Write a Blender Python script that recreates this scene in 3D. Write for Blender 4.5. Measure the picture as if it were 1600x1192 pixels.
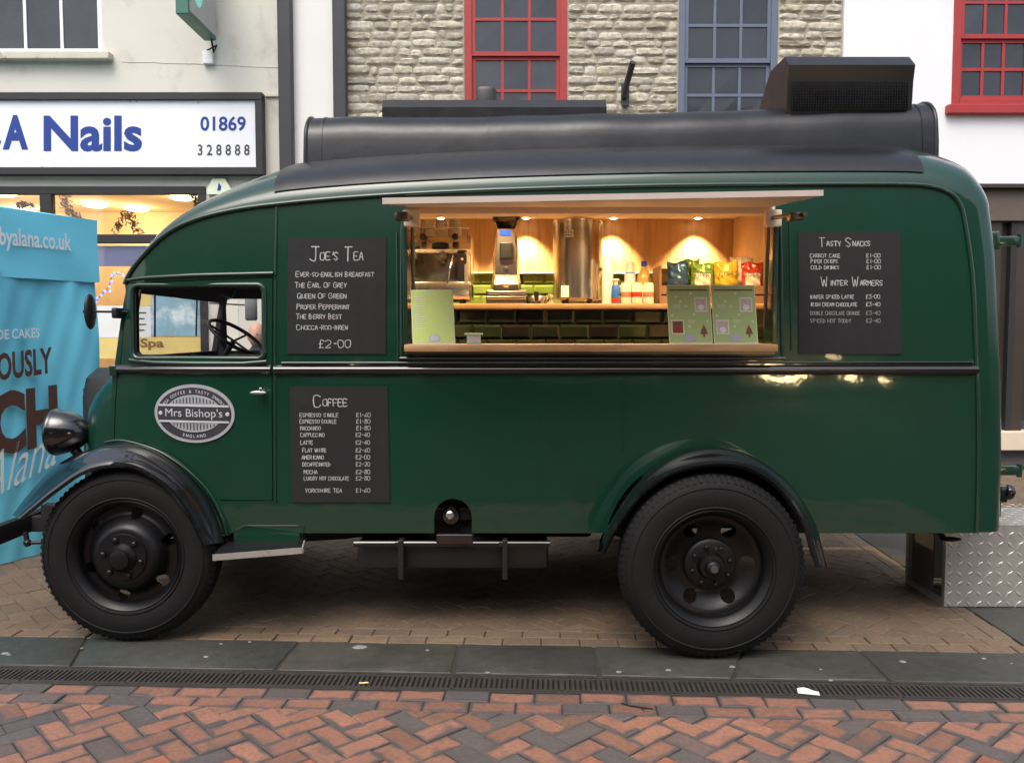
import bpy, bmesh, math, random
from mathutils import Vector, Matrix
from mathutils.geometry import delaunay_2d_cdt
rnd = random.Random(7)
R = math.radians
for o in list(bpy.data.objects): bpy.data.objects.remove(o)
sc = bpy.context.scene
col = sc.collection
# ------------------------------------------------------------------ camera, sky, sun, exposure
F, CH, PITCH = 1340.0, 1.6, math.atan(76/1340.0)
cam = bpy.data.objects.new('camera', bpy.data.cameras.new('camera'))
cam.data.sensor_width = 36; cam.data.lens = F/1600*36; cam.data.clip_end = 600
cam.location = (0, 0, CH); cam.rotation_euler = (R(90)-PITCH, 0, 0)
col.objects.link(cam); sc.camera = cam
w = bpy.data.worlds.new('World'); sc.world = w; w.use_nodes = True
nt = w.node_tree; nt.nodes.clear()
sky = nt.nodes.new('ShaderNodeTexSky'); sky.sky_type = 'NISHITA'; sky.sun_disc = False
SUN_EL, SUN_AZ = 58, 200
sky.sun_elevation = R(SUN_EL); sky.sun_rotation = R(SUN_AZ); sky.dust_density = 5; sky.air_density = 1.0; sky.ozone_density = 1
hs = nt.nodes.new('ShaderNodeHueSaturation'); hs.inputs['Saturation'].default_value = 0.68
bg = nt.nodes.new('ShaderNodeBackground'); bg.inputs['Strength'].default_value = 0.14
wo = nt.nodes.new('ShaderNodeOutputWorld')
nt.links.new(sky.outputs[0], hs.inputs['Color']); nt.links.new(hs.outputs[0], bg.inputs[0]); nt.links.new(bg.outputs[0], wo.inputs[0])
sl = bpy.data.lights.new('sun', 'SUN'); sl.energy = 0.5; sl.angle = R(40); sl.color = (1, .985, .96)
so = bpy.data.objects.new('sun', sl); col.objects.link(so)
# Nishita: rotation measured from +Y clockwise
az = R(SUN_AZ); d = Vector((math.sin(az)*math.cos(R(SUN_EL)), math.cos(az)*math.cos(R(SUN_EL)), math.sin(R(SUN_EL))))
so.rotation_euler = (-d).to_track_quat('-Z', 'Y').to_euler()
sc.view_settings.view_transform = 'Standard'; sc.view_settings.look = 'None'
sc.view_settings.exposure = 0.95; sc.view_settings.gamma = 1
sc.render.engine = 'CYCLES'

# ------------------------------------------------------------------ helpers
def at(px, py, Y):
    """point seen at photo pixel (px,py) on the plane y = Y"""
    u = (px-800)/F; v = (596-py)/F; c, s = math.cos(PITCH), math.sin(PITCH)
    dy = c + v*s; dz = -s + v*c; t = Y/dy
    return Vector((u*t, Y, CH + dz*t))
def wt(o):
    v = Vector((0, 0, 0))
    while o is not None: v = v + o.location; o = o.parent
    return v
def tag(o, label=None, cat=None, group=None, kind=None):
    if label: o['label'] = label
    if cat: o['category'] = cat
    if group: o['group'] = group
    if kind: o['kind'] = kind
    return o
def thing(name, loc, label, cat, group=None):
    o = bpy.data.objects.new(name, None); o.empty_display_size = .05; o.location = loc; col.objects.link(o)
    return tag(o, label, cat, group)
class MB:
    def __init__(s): s.v = []; s.f = []
    def add(s, vs, fs):
        n = len(s.v); s.v += [Vector(p) for p in vs]; s.f += [tuple(i+n for i in f) for f in fs]; return s
    def box(s, x0, x1, y0, y1, z0, z1, c=0):
        if x1 < x0: x0, x1 = x1, x0
        if y1 < y0: y0, y1 = y1, y0
        if z1 < z0: z0, z1 = z1, z0
        if c <= 0:
            vs = [(x, y, z) for x in (x0, x1) for y in (y0, y1) for z in (z0, z1)]
            return s.add(vs, [(0,1,3,2),(4,6,7,5),(0,4,5,1),(2,3,7,6),(0,2,6,4),(1,5,7,3)])
        c = min(c, (x1-x0)*.45, (y1-y0)*.45, (z1-z0)*.45)
        bm = bmesh.new(); m = Matrix.Translation(((x0+x1)/2, (y0+y1)/2, (z0+z1)/2)) @ Matrix.Diagonal((x1-x0, y1-y0, z1-z0, 1))
        bmesh.ops.create_cube(bm, size=1, matrix=m)
        bmesh.ops.bevel(bm, geom=bm.edges[:], offset=c, segments=2, profile=.5, affect='EDGES')
        bm.verts.index_update()
        s.add([v.co.copy() for v in bm.verts], [tuple(v.index for v in f.verts) for f in bm.faces]); bm.free(); return s
    def rings(s, rs, cap0=True, cap1=True, closed=True):
        n = len(rs[0]); vs = [p for r in rs for p in r]; fs = []
        for i in range(len(rs)-1):
            for j in range(n if closed else n-1):
                k = (j+1) % n
                fs.append((i*n+j, i*n+k, (i+1)*n+k, (i+1)*n+j))
        if cap0: fs.append(tuple(range(n))[::-1])
        if cap1: fs.append(tuple((len(rs)-1)*n+j for j in range(n)))
        return s.add(vs, fs)
    def tube(s, pts, r, n=10, caps=True):
        pts = [Vector(p) for p in pts]; rs = []
        rr = r if isinstance(r, (list, tuple)) else [r]*len(pts)
        up = None
        for i, p in enumerate(pts):
            t = (pts[min(i+1, len(pts)-1)]-pts[max(i-1, 0)]).normalized()
            if up is None: up = Vector((0, 0, 1)) if abs(t.z) < .9 else Vector((0, 1, 0))
            a = t.cross(up)
            if a.length < 1e-4: a = t.orthogonal()
            a.normalize(); b = a.cross(t).normalized(); up = b
            rs.append([p + a*math.cos(2*math.pi*k/n)*rr[i] + b*math.sin(2*math.pi*k/n)*rr[i] for k in range(n)])
        return s.rings(rs, caps, caps)
    def lathe(s, prof, c, axis='z', n=32, caps=True):
        c = Vector(c); rs = []
        for r, h in prof:
            ring = []
            for k in range(n):
                a = 2*math.pi*k/n; x, y = r*math.cos(a), r*math.sin(a)
                ring.append(c + (Vector((x, y, h)) if axis == 'z' else Vector((x, h, y)) if axis == 'y' else Vector((h, x, y))))
            rs.append(ring)
        return s.rings(rs, caps, caps)
    def grid(s, fn, nu, nv):
        vs = [fn(i/nu, j/nv) for i in range(nu+1) for j in range(nv+1)]
        return s.add(vs, [(i*(nv+1)+j, (i+1)*(nv+1)+j, (i+1)*(nv+1)+j+1, i*(nv+1)+j+1) for i in range(nu) for j in range(nv)])
    def prism(s, poly, off):
        """poly: list of 3D points, extruded by vector off"""
        off = Vector(off); n = len(poly); a = [Vector(p) for p in poly]
        return s.rings([a, [p+off for p in a]])
    def ell(s, c, r, n=16, m=10, zmin=-1, zmax=1):
        c = Vector(c); t0, t1 = math.asin(zmin), math.asin(zmax); rs = []
        for i in range(m+1):
            t = t0+(t1-t0)*i/m
            rs.append([c+Vector((r[0]*max(math.cos(t), .01)*math.cos(2*math.pi*k/n), r[1]*max(math.cos(t), .01)*math.sin(2*math.pi*k/n), r[2]*math.sin(t))) for k in range(n)])
        return s.rings(rs)
    def build(s, name, mat, parent=None, smooth=None, local=None, kind=None, label=None):
        me = bpy.data.meshes.new(name)
        if local is None:
            xs = [v.x for v in s.v]; ys = [v.y for v in s.v]; zs = [v.z for v in s.v]
            c = Vector(((min(xs)+max(xs))/2, (min(ys)+max(ys))/2, min(zs)))
        else: c = Vector((0, 0, 0))
        me.from_pydata([v-c for v in s.v], [], s.f)
        bm = bmesh.new(); bm.from_mesh(me); bmesh.ops.recalc_face_normals(bm, faces=bm.faces); bm.to_mesh(me); bm.free()
        if smooth is not None:
            for p in me.polygons: p.use_smooth = True
            me.set_sharp_from_angle(angle=R(smooth))
        me.materials.append(MAT[mat] if isinstance(mat, str) else mat)
        o = bpy.data.objects.new(name, me); col.objects.link(o)
        if parent is not None: o.parent = parent
        o.location = (c - (wt(parent) if parent is not None else Vector((0,0,0)))) if local is None else Vector(local)
        if kind: o['kind'] = kind
        if label: o['label'] = label
        return o
def dup(o, parent, loc, rz=0):
    c = o.copy(); col.objects.link(c); c.parent = parent; c.location = loc; c.rotation_euler = (0, 0, rz); return c
def cat_rom(pts, n):
    pts = [Vector(p) for p in pts]; P = [pts[0]*2-pts[1]] + pts + [pts[-1]*2-pts[-2]]; out = []
    m = len(pts)-1
    for k in range(n+1):
        x = k/n*m; i = min(int(x), m-1); t = x-i; a, b, c, d_ = P[i:i+4]
        out.append(.5*((2*b)+(c-a)*t+(2*a-5*b+4*c-d_)*t*t+(3*b-3*c+d_-a)*t**3))
    return out
def pip(x, y, poly):
    r = False; j = len(poly)-1
    for i in range(len(poly)):
        xi, yi = poly[i]; xj, yj = poly[j]
        if (yi > y) != (yj > y) and x < (xj-xi)*(y-yi)/(yj-yi)+xi: r = not r
        j = i
    return r
def resample(loop, step, closed=True):
    out = []; n = len(loop)
    for i in range(n if closed else n-1):
        a = Vector(loop[i]); b = Vector(loop[(i+1) % n]); k = max(1, int(math.ceil((b-a).length/step)))
        out += [a.lerp(b, t/k) for t in range(k)]
    if not closed: out.append(Vector(loop[-1]))
    return out
def rrect(x0, x1, z0, z1, r, n=6):
    out = []
    for cx, cz, a0 in ((x1-r, z1-r, 0), (x0+r, z1-r, 90), (x0+r, z0+r, 180), (x1-r, z0+r, 270)):
        out += [(cx+r*math.cos(R(a0+90*k/n)), cz+r*math.sin(R(a0+90*k/n))) for k in range(n+1)]
    return out
def panel(mb, outline, holes, fy, th, step=.05):
    """plate with openings: outline/holes in (x,z), y = fy(x,z), thickness th towards +y (sign of th)"""
    loops = [[Vector((p[0], p[1])) for p in resample([Vector((q[0], q[1])) for q in L], step)] for L in [outline]+holes]
    polys = [[(p.x, p.y) for p in L] for L in loops]
    pts = []; edges = []
    for L in loops:
        n0 = len(pts); pts += L; edges += [(n0+i, n0+(i+1) % len(L)) for i in range(len(L))]
    bnd = list(pts)
    xs = [p.x for p in loops[0]]; zs = [p.y for p in loops[0]]
    x = min(xs)+step
    while x < max(xs):
        z = min(zs)+step
        while z < max(zs):
            if pip(x, z, polys[0]) and not any(pip(x, z, h) for h in polys[1:]):
                if all((p.x-x)**2+(p.y-z)**2 > (step*.6)**2 for p in bnd): pts.append(Vector((x, z)))
            z += step
        x += step
    V, E, Fc = delaunay_2d_cdt(pts, edges, [], 0, 1e-5)[:3]
    fs = []
    for f in Fc:
        c = sum((V[i] for i in f), Vector((0, 0)))/len(f)
        if pip(c.x, c.y, polys[0]) and not any(pip(c.x, c.y, h) for h in polys[1:]): fs.append(tuple(f))
    n = len(V); cnt = {}
    for f in fs:
        for i in range(3):
            a, b = f[i], f[(i+1) % 3]; cnt[(a, b)] = cnt.get((a, b), 0)+1
    vs = [(p.x, fy(p.x, p.y), p.y) for p in V] + [(p.x, fy(p.x, p.y)+th, p.y) for p in V]
    ff = list(fs) + [tuple(i+n for i in f[::-1]) for f in fs]
    for (a, b) in cnt:
        if (b, a) not in cnt: ff.append((b, a, a+n, b+n))
    return mb.add(vs, ff)

# ------------------------------------------------------------------ materials
MAT = {}
def M(name, c, rough=.5, metal=0, coat=0, var=.12, vs=6, bump=0, bs=60, em=0, emc=None, spec=.5, dirt=None, dsc=3, dth=.6, coatr=.04, trans=0, rvar=.1, wave=None):
    m = bpy.data.materials.new(name); m.use_nodes = True; n = m.node_tree.nodes; l = m.node_tree.links
    b = n['Principled BSDF']; MAT[name] = m
    b.inputs['Metallic'].default_value = metal; b.inputs['Roughness'].default_value = rough
    b.inputs['Coat Weight'].default_value = coat; b.inputs['Coat Roughness'].default_value = coatr
    b.inputs['Specular IOR Level'].default_value = spec; b.inputs['Transmission Weight'].default_value = trans
    tc = n.new('ShaderNodeTexCoord'); geo = n.new('ShaderNodeNewGeometry')
    nz = n.new('ShaderNodeTexNoise'); nz.inputs['Scale'].default_value = vs; nz.inputs['Detail'].default_value = 6
    l.new(geo.outputs['Position'], nz.inputs['Vector'])
    mx = n.new('ShaderNodeMix'); mx.data_type = 'RGBA'
    mx.inputs[6].default_value = (*[max(0, k*(1-var)) for k in c], 1); mx.inputs[7].default_value = (*[min(1, k*(1+var)) for k in c], 1)
    l.new(nz.outputs['Fac'], mx.inputs[0]); out = mx.outputs[2]
    if wave:
        wv = n.new('ShaderNodeTexNoise'); mp = n.new('ShaderNodeMapping'); mp.inputs['Scale'].default_value = wave[0]
        l.new(geo.outputs['Position'], mp.inputs[0]); l.new(mp.outputs[0], wv.inputs['Vector']); wv.inputs['Scale'].default_value = wave[1]; wv.inputs['Detail'].default_value = 5
        m2 = n.new('ShaderNodeMix'); m2.data_type = 'RGBA'; l.new(out, m2.inputs[6]); m2.inputs[7].default_value = (*wave[2], 1)
        rp = n.new('ShaderNodeValToRGB'); rp.color_ramp.elements[0].position = .42; rp.color_ramp.elements[1].position = .68
        l.new(wv.outputs['Fac'], rp.inputs[0]); l.new(rp.outputs[0], m2.inputs[0]); out = m2.outputs[2]
    if dirt:
        dn = n.new('ShaderNodeTexNoise'); dn.inputs['Scale'].default_value = dsc; dn.inputs['Detail'].default_value = 8; dn.inputs['Roughness'].default_value = .65
        l.new(geo.outputs['Position'], dn.inputs['Vector'])
        rp = n.new('ShaderNodeValToRGB'); rp.color_ramp.elements[0].position = dth; rp.color_ramp.elements[1].position = min(1, dth+.18)
        l.new(dn.outputs['Fac'], rp.inputs[0])
        m2 = n.new('ShaderNodeMix'); m2.data_type = 'RGBA'; l.new(out, m2.inputs[6]); m2.inputs[7].default_value = (*dirt, 1)
        l.new(rp.outputs[0], m2.inputs[0]); out = m2.outputs[2]
    l.new(out, b.inputs['Base Color'])
    if rvar:
        mr = n.new('ShaderNodeMapRange'); mr.inputs['To Min'].default_value = max(.02, rough-rvar*.5); mr.inputs['To Max'].default_value = min(1, rough+rvar)
        n3 = n.new('ShaderNodeTexNoise'); n3.inputs['Scale'].default_value = vs*2.3; n3.inputs['Detail'].default_value = 5
        l.new(geo.outputs['Position'], n3.inputs['Vector']); l.new(n3.outputs['Fac'], mr.inputs[0]); l.new(mr.outputs[0], b.inputs['Roughness'])
    if bump:
        bn = n.new('ShaderNodeTexNoise'); bn.inputs['Scale'].default_value = bs; bn.inputs['Detail'].default_value = 4
        l.new(geo.outputs['Position'], bn.inputs['Vector'])
        bp = n.new('ShaderNodeBump'); bp.inputs['Strength'].default_value = bump; bp.inputs['Distance'].default_value = .01
        l.new(bn.outputs['Fac'], bp.inputs['Height']); l.new(bp.outputs[0], b.inputs['Normal']); 
        if coat: l.new(bp.outputs[0], b.inputs['Coat Normal'])
    if em:
        b.inputs['Emission Color'].default_value = (*(emc or c), 1); b.inputs['Emission Strength'].default_value = em
    return m
def rand_piece(name, stops, rough=.85, edge=None, vs=30, bump=.3, bs=120, hx=.1, hy=.05, stain=None):
    """masonry piece: colour picked per object / per island, optional dirty rim, world-space stains"""
    m = bpy.data.materials.new(name); m.use_nodes = True; n = m.node_tree.nodes; l = m.node_tree.links; MAT[name] = m
    b = n['Principled BSDF']; b.inputs['Roughness'].default_value = rough
    oi = n.new('ShaderNodeObjectInfo'); geo = n.new('ShaderNodeNewGeometry'); tc = n.new('ShaderNodeTexCoord')
    ad = n.new('ShaderNodeMath'); ad.operation = 'ADD'; l.new(oi.outputs['Random'], ad.inputs[0]); l.new(geo.outputs['Random Per Island'], ad.inputs[1])
    fr = n.new('ShaderNodeMath'); fr.operation = 'FRACT'; l.new(ad.outputs[0], fr.inputs[0])
    rp = n.new('ShaderNodeValToRGB'); cr = rp.color_ramp; cr.interpolation = 'LINEAR'
    while len(cr.elements) < len(stops): cr.elements.new(.5)
    for e, (p, c) in zip(cr.elements, stops): e.position = p; e.color = (*c, 1)
    l.new(fr.outputs[0], rp.inputs[0]); out = rp.outputs[0]
    nz = n.new('ShaderNodeTexNoise'); nz.inputs['Scale'].default_value = vs; nz.inputs['Detail'].default_value = 8; nz.inputs['Roughness'].default_value = .7
    l.new(geo.outputs['Position'], nz.inputs['Vector'])
    mr = n.new('ShaderNodeMapRange'); mr.inputs['From Min'].default_value = .3; mr.inputs['From Max'].default_value = .7; mr.inputs['To Min'].default_value = .68; mr.inputs['To Max'].default_value = 1.22
    l.new(nz.outputs['Fac'], mr.inputs[0])
    mm = n.new('ShaderNodeMix'); mm.data_type = 'RGBA'; mm.blend_type = 'MULTIPLY'; mm.inputs[0].default_value = 1
    l.new(out, mm.inputs[6]); l.new(mr.outputs[0], mm.inputs[7]); out = mm.outputs[2]
    if stain:
        sn = n.new('ShaderNodeTexNoise'); sn.inputs['Scale'].default_value = stain[1]; sn.inputs['Detail'].default_value = 5; l.new(geo.outputs['Position'], sn.inputs['Vector'])
        fac = sn.outputs['Fac']
        if edge:
            sx = n.new('ShaderNodeSeparateXYZ'); l.new(tc.outputs['Object'], sx.inputs[0])
            ds = []
            for k, h in (('X', hx), ('Y', hy)):
                a = n.new('ShaderNodeMath'); a.operation = 'ABSOLUTE'; l.new(sx.outputs[k], a.inputs[0])
                s_ = n.new('ShaderNodeMath'); s_.operation = 'SUBTRACT'; s_.inputs[1].default_value = h-.024; l.new(a.outputs[0], s_.inputs[0])
                q = n.new('ShaderNodeMath'); q.operation = 'MAXIMUM'; q.inputs[1].default_value = 0; l.new(s_.outputs[0], q.inputs[0]); ds.append(q)
            mxx = n.new('ShaderNodeMath'); mxx.operation = 'MAXIMUM'; l.new(ds[0].outputs[0], mxx.inputs[0]); l.new(ds[1].outputs[0], mxx.inputs[1])
            ml = n.new('ShaderNodeMath'); ml.operation = 'MULTIPLY_ADD'; ml.inputs[1].default_value = edge; l.new(mxx.outputs[0], ml.inputs[0]); l.new(fac, ml.inputs[2]); fac = ml.outputs[0]
        sr = n.new('ShaderNodeValToRGB'); sr.color_ramp.elements[0].position = stain[2]; sr.color_ramp.elements[1].position = min(1, stain[2]+.24); l.new(fac, sr.inputs[0])
        fm = n.new('ShaderNodeMix'); fm.data_type = 'RGBA'; l.new(sr.outputs[0], fm.inputs[0]); l.new(out, fm.inputs[6]); fm.inputs[7].default_value = (*stain[0], 1); out = fm.outputs[2]
    l.new(out, b.inputs['Base Color'])
    bn = n.new('ShaderNodeTexNoise'); bn.inputs['Scale'].default_value = bs; bn.inputs['Detail'].default_value = 5; l.new(geo.outputs['Position'], bn.inputs['Vector'])
    bp = n.new('ShaderNodeBump'); bp.inputs['Strength'].default_value = bump; bp.inputs['Distance'].default_value = .008
    l.new(bn.outputs['Fac'], bp.inputs['Height']); l.new(bp.outputs[0], b.inputs['Normal'])
    return m
def glass(name, tint=(1, 1, 1), rough=.02):
    m = bpy.data.materials.new(name); m.use_nodes = True; n = m.node_tree.nodes; l = m.node_tree.links; n.clear(); MAT[name] = m
    o = n.new('ShaderNodeOutputMaterial'); t = n.new('ShaderNodeBsdfTransparent'); t.inputs[0].default_value = (*tint, 1)
    g = n.new('ShaderNodeBsdfGlossy'); g.inputs['Roughness'].default_value = rough
    f = n.new('ShaderNodeFresnel'); f.inputs[0].default_value = 1.5; x = n.new('ShaderNodeMixShader')
    l.new(f.outputs[0], x.inputs[0]); l.new(t.outputs[0], x.inputs[1]); l.new(g.outputs[0], x.inputs[2]); l.new(x.outputs[0], o.inputs[0])
GREEN = (.0022, .034, .0195)
M('green', GREEN, .34, coat=.9, var=.10, vs=3, bump=.13, bs=3.2, coatr=.04, spec=.25, rvar=.06, dirt=(.006, .024, .016), dsc=2.2, dth=.56)
M('green_bead', (.005, .032, .019), .3, coat=.9, var=.1)
M('black_gloss', (.0035, .0035, .0045), .18, coat=1, var=.2, bump=.02, bs=9)
M('black_trim', (.006, .005, .005), .2, coat=1, var=.2, bump=.03, bs=25)
M('black_satin', (.010, .010, .011), .42, var=.25, bump=.05, bs=40)
M('roof_felt', (.0095, .010, .012), .30, var=.2, vs=9, bump=.35, bs=5, dirt=(.006, .0056, .0054), dsc=3, dth=.5)
M('underbody', (.006, .006, .006), .8)
M('tyre', (.0046, .0044, .0046), .68, spec=.3, var=.3, vs=12, bump=.15, bs=150, dirt=(.0095, .0085, .0080), dsc=7, dth=.55)
M('rim', (.0028, .0028, .0034), .40, coat=.08, spec=.32, var=.2, bump=.02, bs=30, dirt=(.006, .0055, .005), dsc=14, dth=.6)
M('hub_metal', (.12, .115, .11), .45, metal=.8)
M('board', (.0078, .0077, .0086), .8, var=.12, vs=8, dirt=(.0105, .0102, .0112), dsc=5, dth=.5, bump=.05, bs=200)
M('chalk', (.42, .42, .42), .9, var=.25, vs=60)
M('chalk_dim', (.24, .24, .24), .9, var=.3, vs=60)
M('chrome', (.75, .75, .76), .14, metal=1, var=.1)
M('alu', (.46, .45, .42), .42, metal=.6, var=.18, vs=9, bump=.05, bs=60, dirt=(.26, .23, .2), dsc=6, dth=.58)
M('badge_silver', (.52, .53, .56), .42, metal=.5, var=.15, vs=18)
M('badge_dark', (.035, .035, .042), .5, metal=.1, var=.3, vs=12)
M('badge_light', (.64, .65, .68), .4, metal=.3)
M('steel', (.66, .61, .54), .24, metal=1, var=.04, vs=4, rvar=0)
M('steel_dark', (.16, .14, .12), .3, metal=.8)
M('plastic_black', (.01, .01, .01), .35)
M('wood', (.42, .25, .11), .5, var=.15, vs=4, wave=((9, 1, .7), 4, (.30, .165, .065)), bump=.03, bs=40)
M('wood_edge', (.50, .30, .14), .45, var=.2, vs=8, wave=((1.2, 10, 10), 4, (.38, .20, .085)))
M('wood_crate', (.20, .10, .045), .6, var=.3, vs=12)
M('cream_panel', (.78, .64, .47), .5, var=.06)
M('flap_edge', (.56, .48, .42), .45, metal=.2, var=.08, vs=12)
M('grout', (.12, .13, .08), .8)
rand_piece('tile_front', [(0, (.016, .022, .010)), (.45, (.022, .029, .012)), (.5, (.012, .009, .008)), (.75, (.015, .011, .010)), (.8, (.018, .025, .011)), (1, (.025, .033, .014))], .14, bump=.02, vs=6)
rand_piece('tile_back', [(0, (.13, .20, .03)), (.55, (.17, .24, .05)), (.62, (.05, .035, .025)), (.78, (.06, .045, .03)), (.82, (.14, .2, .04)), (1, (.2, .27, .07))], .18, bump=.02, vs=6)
M('dark_inside', (.012, .010, .012), .8)
M('cab_lining', (.020, .014, .022), .8)
M('white_paint', (.80, .81, .83), .75, var=.03, vs=1.2, bump=.08, bs=40, dirt=(.76, .765, .77), dsc=1.4, dth=.58)
M('cream_render', (.67, .645, .565), .85, var=.08, vs=1.5, bump=.15, bs=35, dirt=(.53, .50, .43), dsc=2.2, dth=.57)
M('cream_light', (.78, .77, .73), .8, var=.05, vs=2, bump=.1, bs=40, dirt=(.62, .6, .55), dsc=3, dth=.64)
M('stone_cream', (.62, .58, .48), .85, var=.15, bump=.2, dirt=(.2, .18, .14), dsc=7, dth=.58)
M('pipe', (.035, .035, .042), .5, var=.2, bump=.05)
M('sign_frame', (.022, .021, .022), .5, var=.2)
M('sign_white', (.83, .84, .87), .35, var=.02, vs=1)
M('blue_letter', (.005, .040, .26), .4, var=.05)
M('grey_letter', (.05, .05, .06), .5)
M('red_paint', (.36, .032, .032), .5, var=.15, vs=8, dirt=(.25, .03, .03), dsc=12, dth=.6)
M('blue_paint', (.115, .145, .205), .5, var=.15, vs=8, dirt=(.16, .18, .22), dsc=9, dth=.6)
M('white_wood', (.80, .80, .80), .5, var=.05)
rand_piece('pane_sky_tint', [(0, (.026, .030, .040)), (.3, (.040, .045, .058)), (.6, (.031, .035, .046)), (.85, (.052, .058, .070)), (1, (.034, .037, .047))], .07, vs=1.5, bump=.02, bs=2.5)  # blue-grey base colours stand in for sky reflected in the glass
M('curtain', (.34, .34, .33), .9)
rand_piece('stone', [(0, (.37, .325, .24)), (.2, (.58, .53, .42)), (.4, (.46, .42, .345)), (.6, (.63, .585, .485)), (.8, (.42, .39, .325)), (1, (.53, .47, .35))], .95, vs=22, bump=.9, bs=55, stain=((.25, .22, .17), 5, .60))
M('mortar', (.36, .315, .245), .95, var=.25, vs=20, bump=.5, bs=50)
rand_piece('red_brick', [(0, (.26, .122, .082)), (.16, (.31, .150, .100)), (.32, (.23, .112, .08)), (.48, (.275, .132, .087)), (.56, (.28, .135, .095)), (.60, (.11, .094, .088)), (.80, (.09, .08, .078)), (.84, (.19, .095, .066)), (1, (.265, .128, .086))], .62, vs=45, bump=.45, bs=170, edge=15, hx=.1, hy=.05, stain=((.085, .072, .067), 9.0, .55))
rand_piece('red_brick_far', [(0, (.32, .105, .055)), (.3, (.28, .10, .06)), (.6, (.30, .13, .085)), (.7, (.10, .085, .08)), (1, (.35, .125, .07))], .62, vs=45, bump=.45, bs=170, stain=((.075, .068, .066), 7.0, .56))
rand_piece('tan_brick', [(0, (.160, .110, .070)), (.25, (.182, .130, .084)), (.5, (.138, .098, .067)), (.75, (.170, .112, .070)), (1, (.150, .112, .079))], .7, vs=40, bump=.4, bs=150, stain=((.085, .066, .050), 2.2, .62))
rand_piece('slab', [(0, (.045, .047, .042)), (.35, (.058, .057, .045)), (.6, (.041, .044, .042)), (1, (.064, .062, .049))], .55, vs=16, bump=.4, bs=50, stain=((.026, .027, .026), 2.4, .57))
M('joint', (.035, .031, .027), .95, var=.3, vs=30, bump=.5, bs=120)
M('grate', (.055, .048, .042), .6, metal=.3, var=.4, vs=20, bump=.3, bs=90)
M('void', (.004, .004, .004), .95)
M('paper', (.82, .83, .86), .7, var=.03)
M('gum', (.24, .235, .22), .8, var=.2)
M('twig', (.02, .015, .012), .9)
M('tent', (.165, .64, .84), .75, var=.07, vs=3, bump=.25, bs=7)
M('tent_white', (.78, .82, .83), .8)
M('tent_brown', (.085, .038, .028), .8)
M('tent_pole', (.6, .6, .6), .4, metal=.8)
M('skin', (.55, .32, .24), .55, var=.08)
M('hair', (.45, .43, .41), .8)
M('cloth_dark', (.03, .035, .05), .9)
M('cloth_grey', (.16, .13, .13), .9)
M('shop_wall', (.70, .56, .36), .8, var=.1)
M('shop_lilac', (.38, .40, .62), .7, em=.12, emc=(.38, .40, .62))
M('lamp_warm', (1, .8, .5), .5, em=9, emc=(1, .72, .40))
M('spot_lens', (1, .9, .7), .4, em=14, emc=(1, .80, .50))
M('blue_led', (.02, .1, 1), .4, em=7, emc=(.02, .10, 1))
M('lcd', (.02, .06, .9), .3, em=1.6, emc=(.01, .06, 1))
M('tinsel', (.35, .33, .28), .3, metal=.8)
M('poster_blue', (.26, .44, .54), .5, var=.5, vs=3.0, dirt=(.74, .82, .84), dsc=3.4, dth=.5)
M('poster_white', (.75, .77, .75), .6)
M('poster_yellow', (.75, .58, .20), .6)
M('gold_letter', (.23, .12, .035), .5)
M('brown_panel', (.115, .09, .072), .6, var=.15)
M('brown_dark', (.045, .034, .028), .35, var=.3, vs=2)
M('grey_post', (.26, .27, .29), .6)
M('sill_cream', (.66, .56, .42), .6)
M('plinth', (.13, .12, .12), .8)
M('sign_green', (.035, .16, .11), .4)
M('sign_grey', (.42, .44, .44), .4)
M('sign_cyan', (.25, .75, .68), .4, em=.15, emc=(.25, .75, .68))
M('poster_green', (.56, .70, .22), .55, var=.10, vs=3)
M('poster_green_dark', (.44, .57, .23), .55, var=.1, vs=3)
M('poster_pale', (.74, .80, .60), .6)
M('poster_pink', (.62, .50, .46), .6, var=.5, vs=45)
M('poster_brown', (.22, .08, .05), .6, var=.4, vs=60)
M('poster_lilac', (.52, .47, .62), .6)
M('mint', (.42, .62, .56), .6)
M('paper_cup', (.66, .56, .44), .7, var=.1, vs=30)
M('cup_dot', (.12, .08, .05), .7)
M('can_a', (.72, .64, .52), .28, metal=.3, var=.1)
M('can_print', (.30, .14, .08), .4)
M('label_blue', (.02, .11, .42), .45, var=.2, vs=20)
M('white_plastic', (.78, .76, .68), .4)
M('amber', (.62, .38, .10), .15, var=.2, trans=.3)
M('cap_blue', (.03, .05, .55), .4)
M('crisp_blue', (.05, .11, .20), .26, metal=.5, var=.4, vs=14, bump=.5, bs=26)
M('crisp_green', (.20, .32, .06), .26, metal=.4, var=.3, vs=14, bump=.5, bs=26)
M('crisp_yellow', (.66, .48, .05), .26, metal=.4, var=.3, vs=14, bump=.5, bs=26)
M('crisp_red', (.50, .055, .03), .26, metal=.4, var=.3, vs=14, bump=.5, bs=26)
M('crisp_cream', (.66, .60, .44), .4, var=.1)
M('red_led', (1, .05, .02), .4, em=4, emc=(1, .06, .02))
M('display_lamp', (1, .8, .5), .5, em=30, emc=(1, .74, .36))
M('opp_brick', (.12, .085, .07), .85, var=.3, vs=3, bump=.3, bs=30)
glass('clear_glass'); glass('hopper_glass', (.5, .45, .4))
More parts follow.
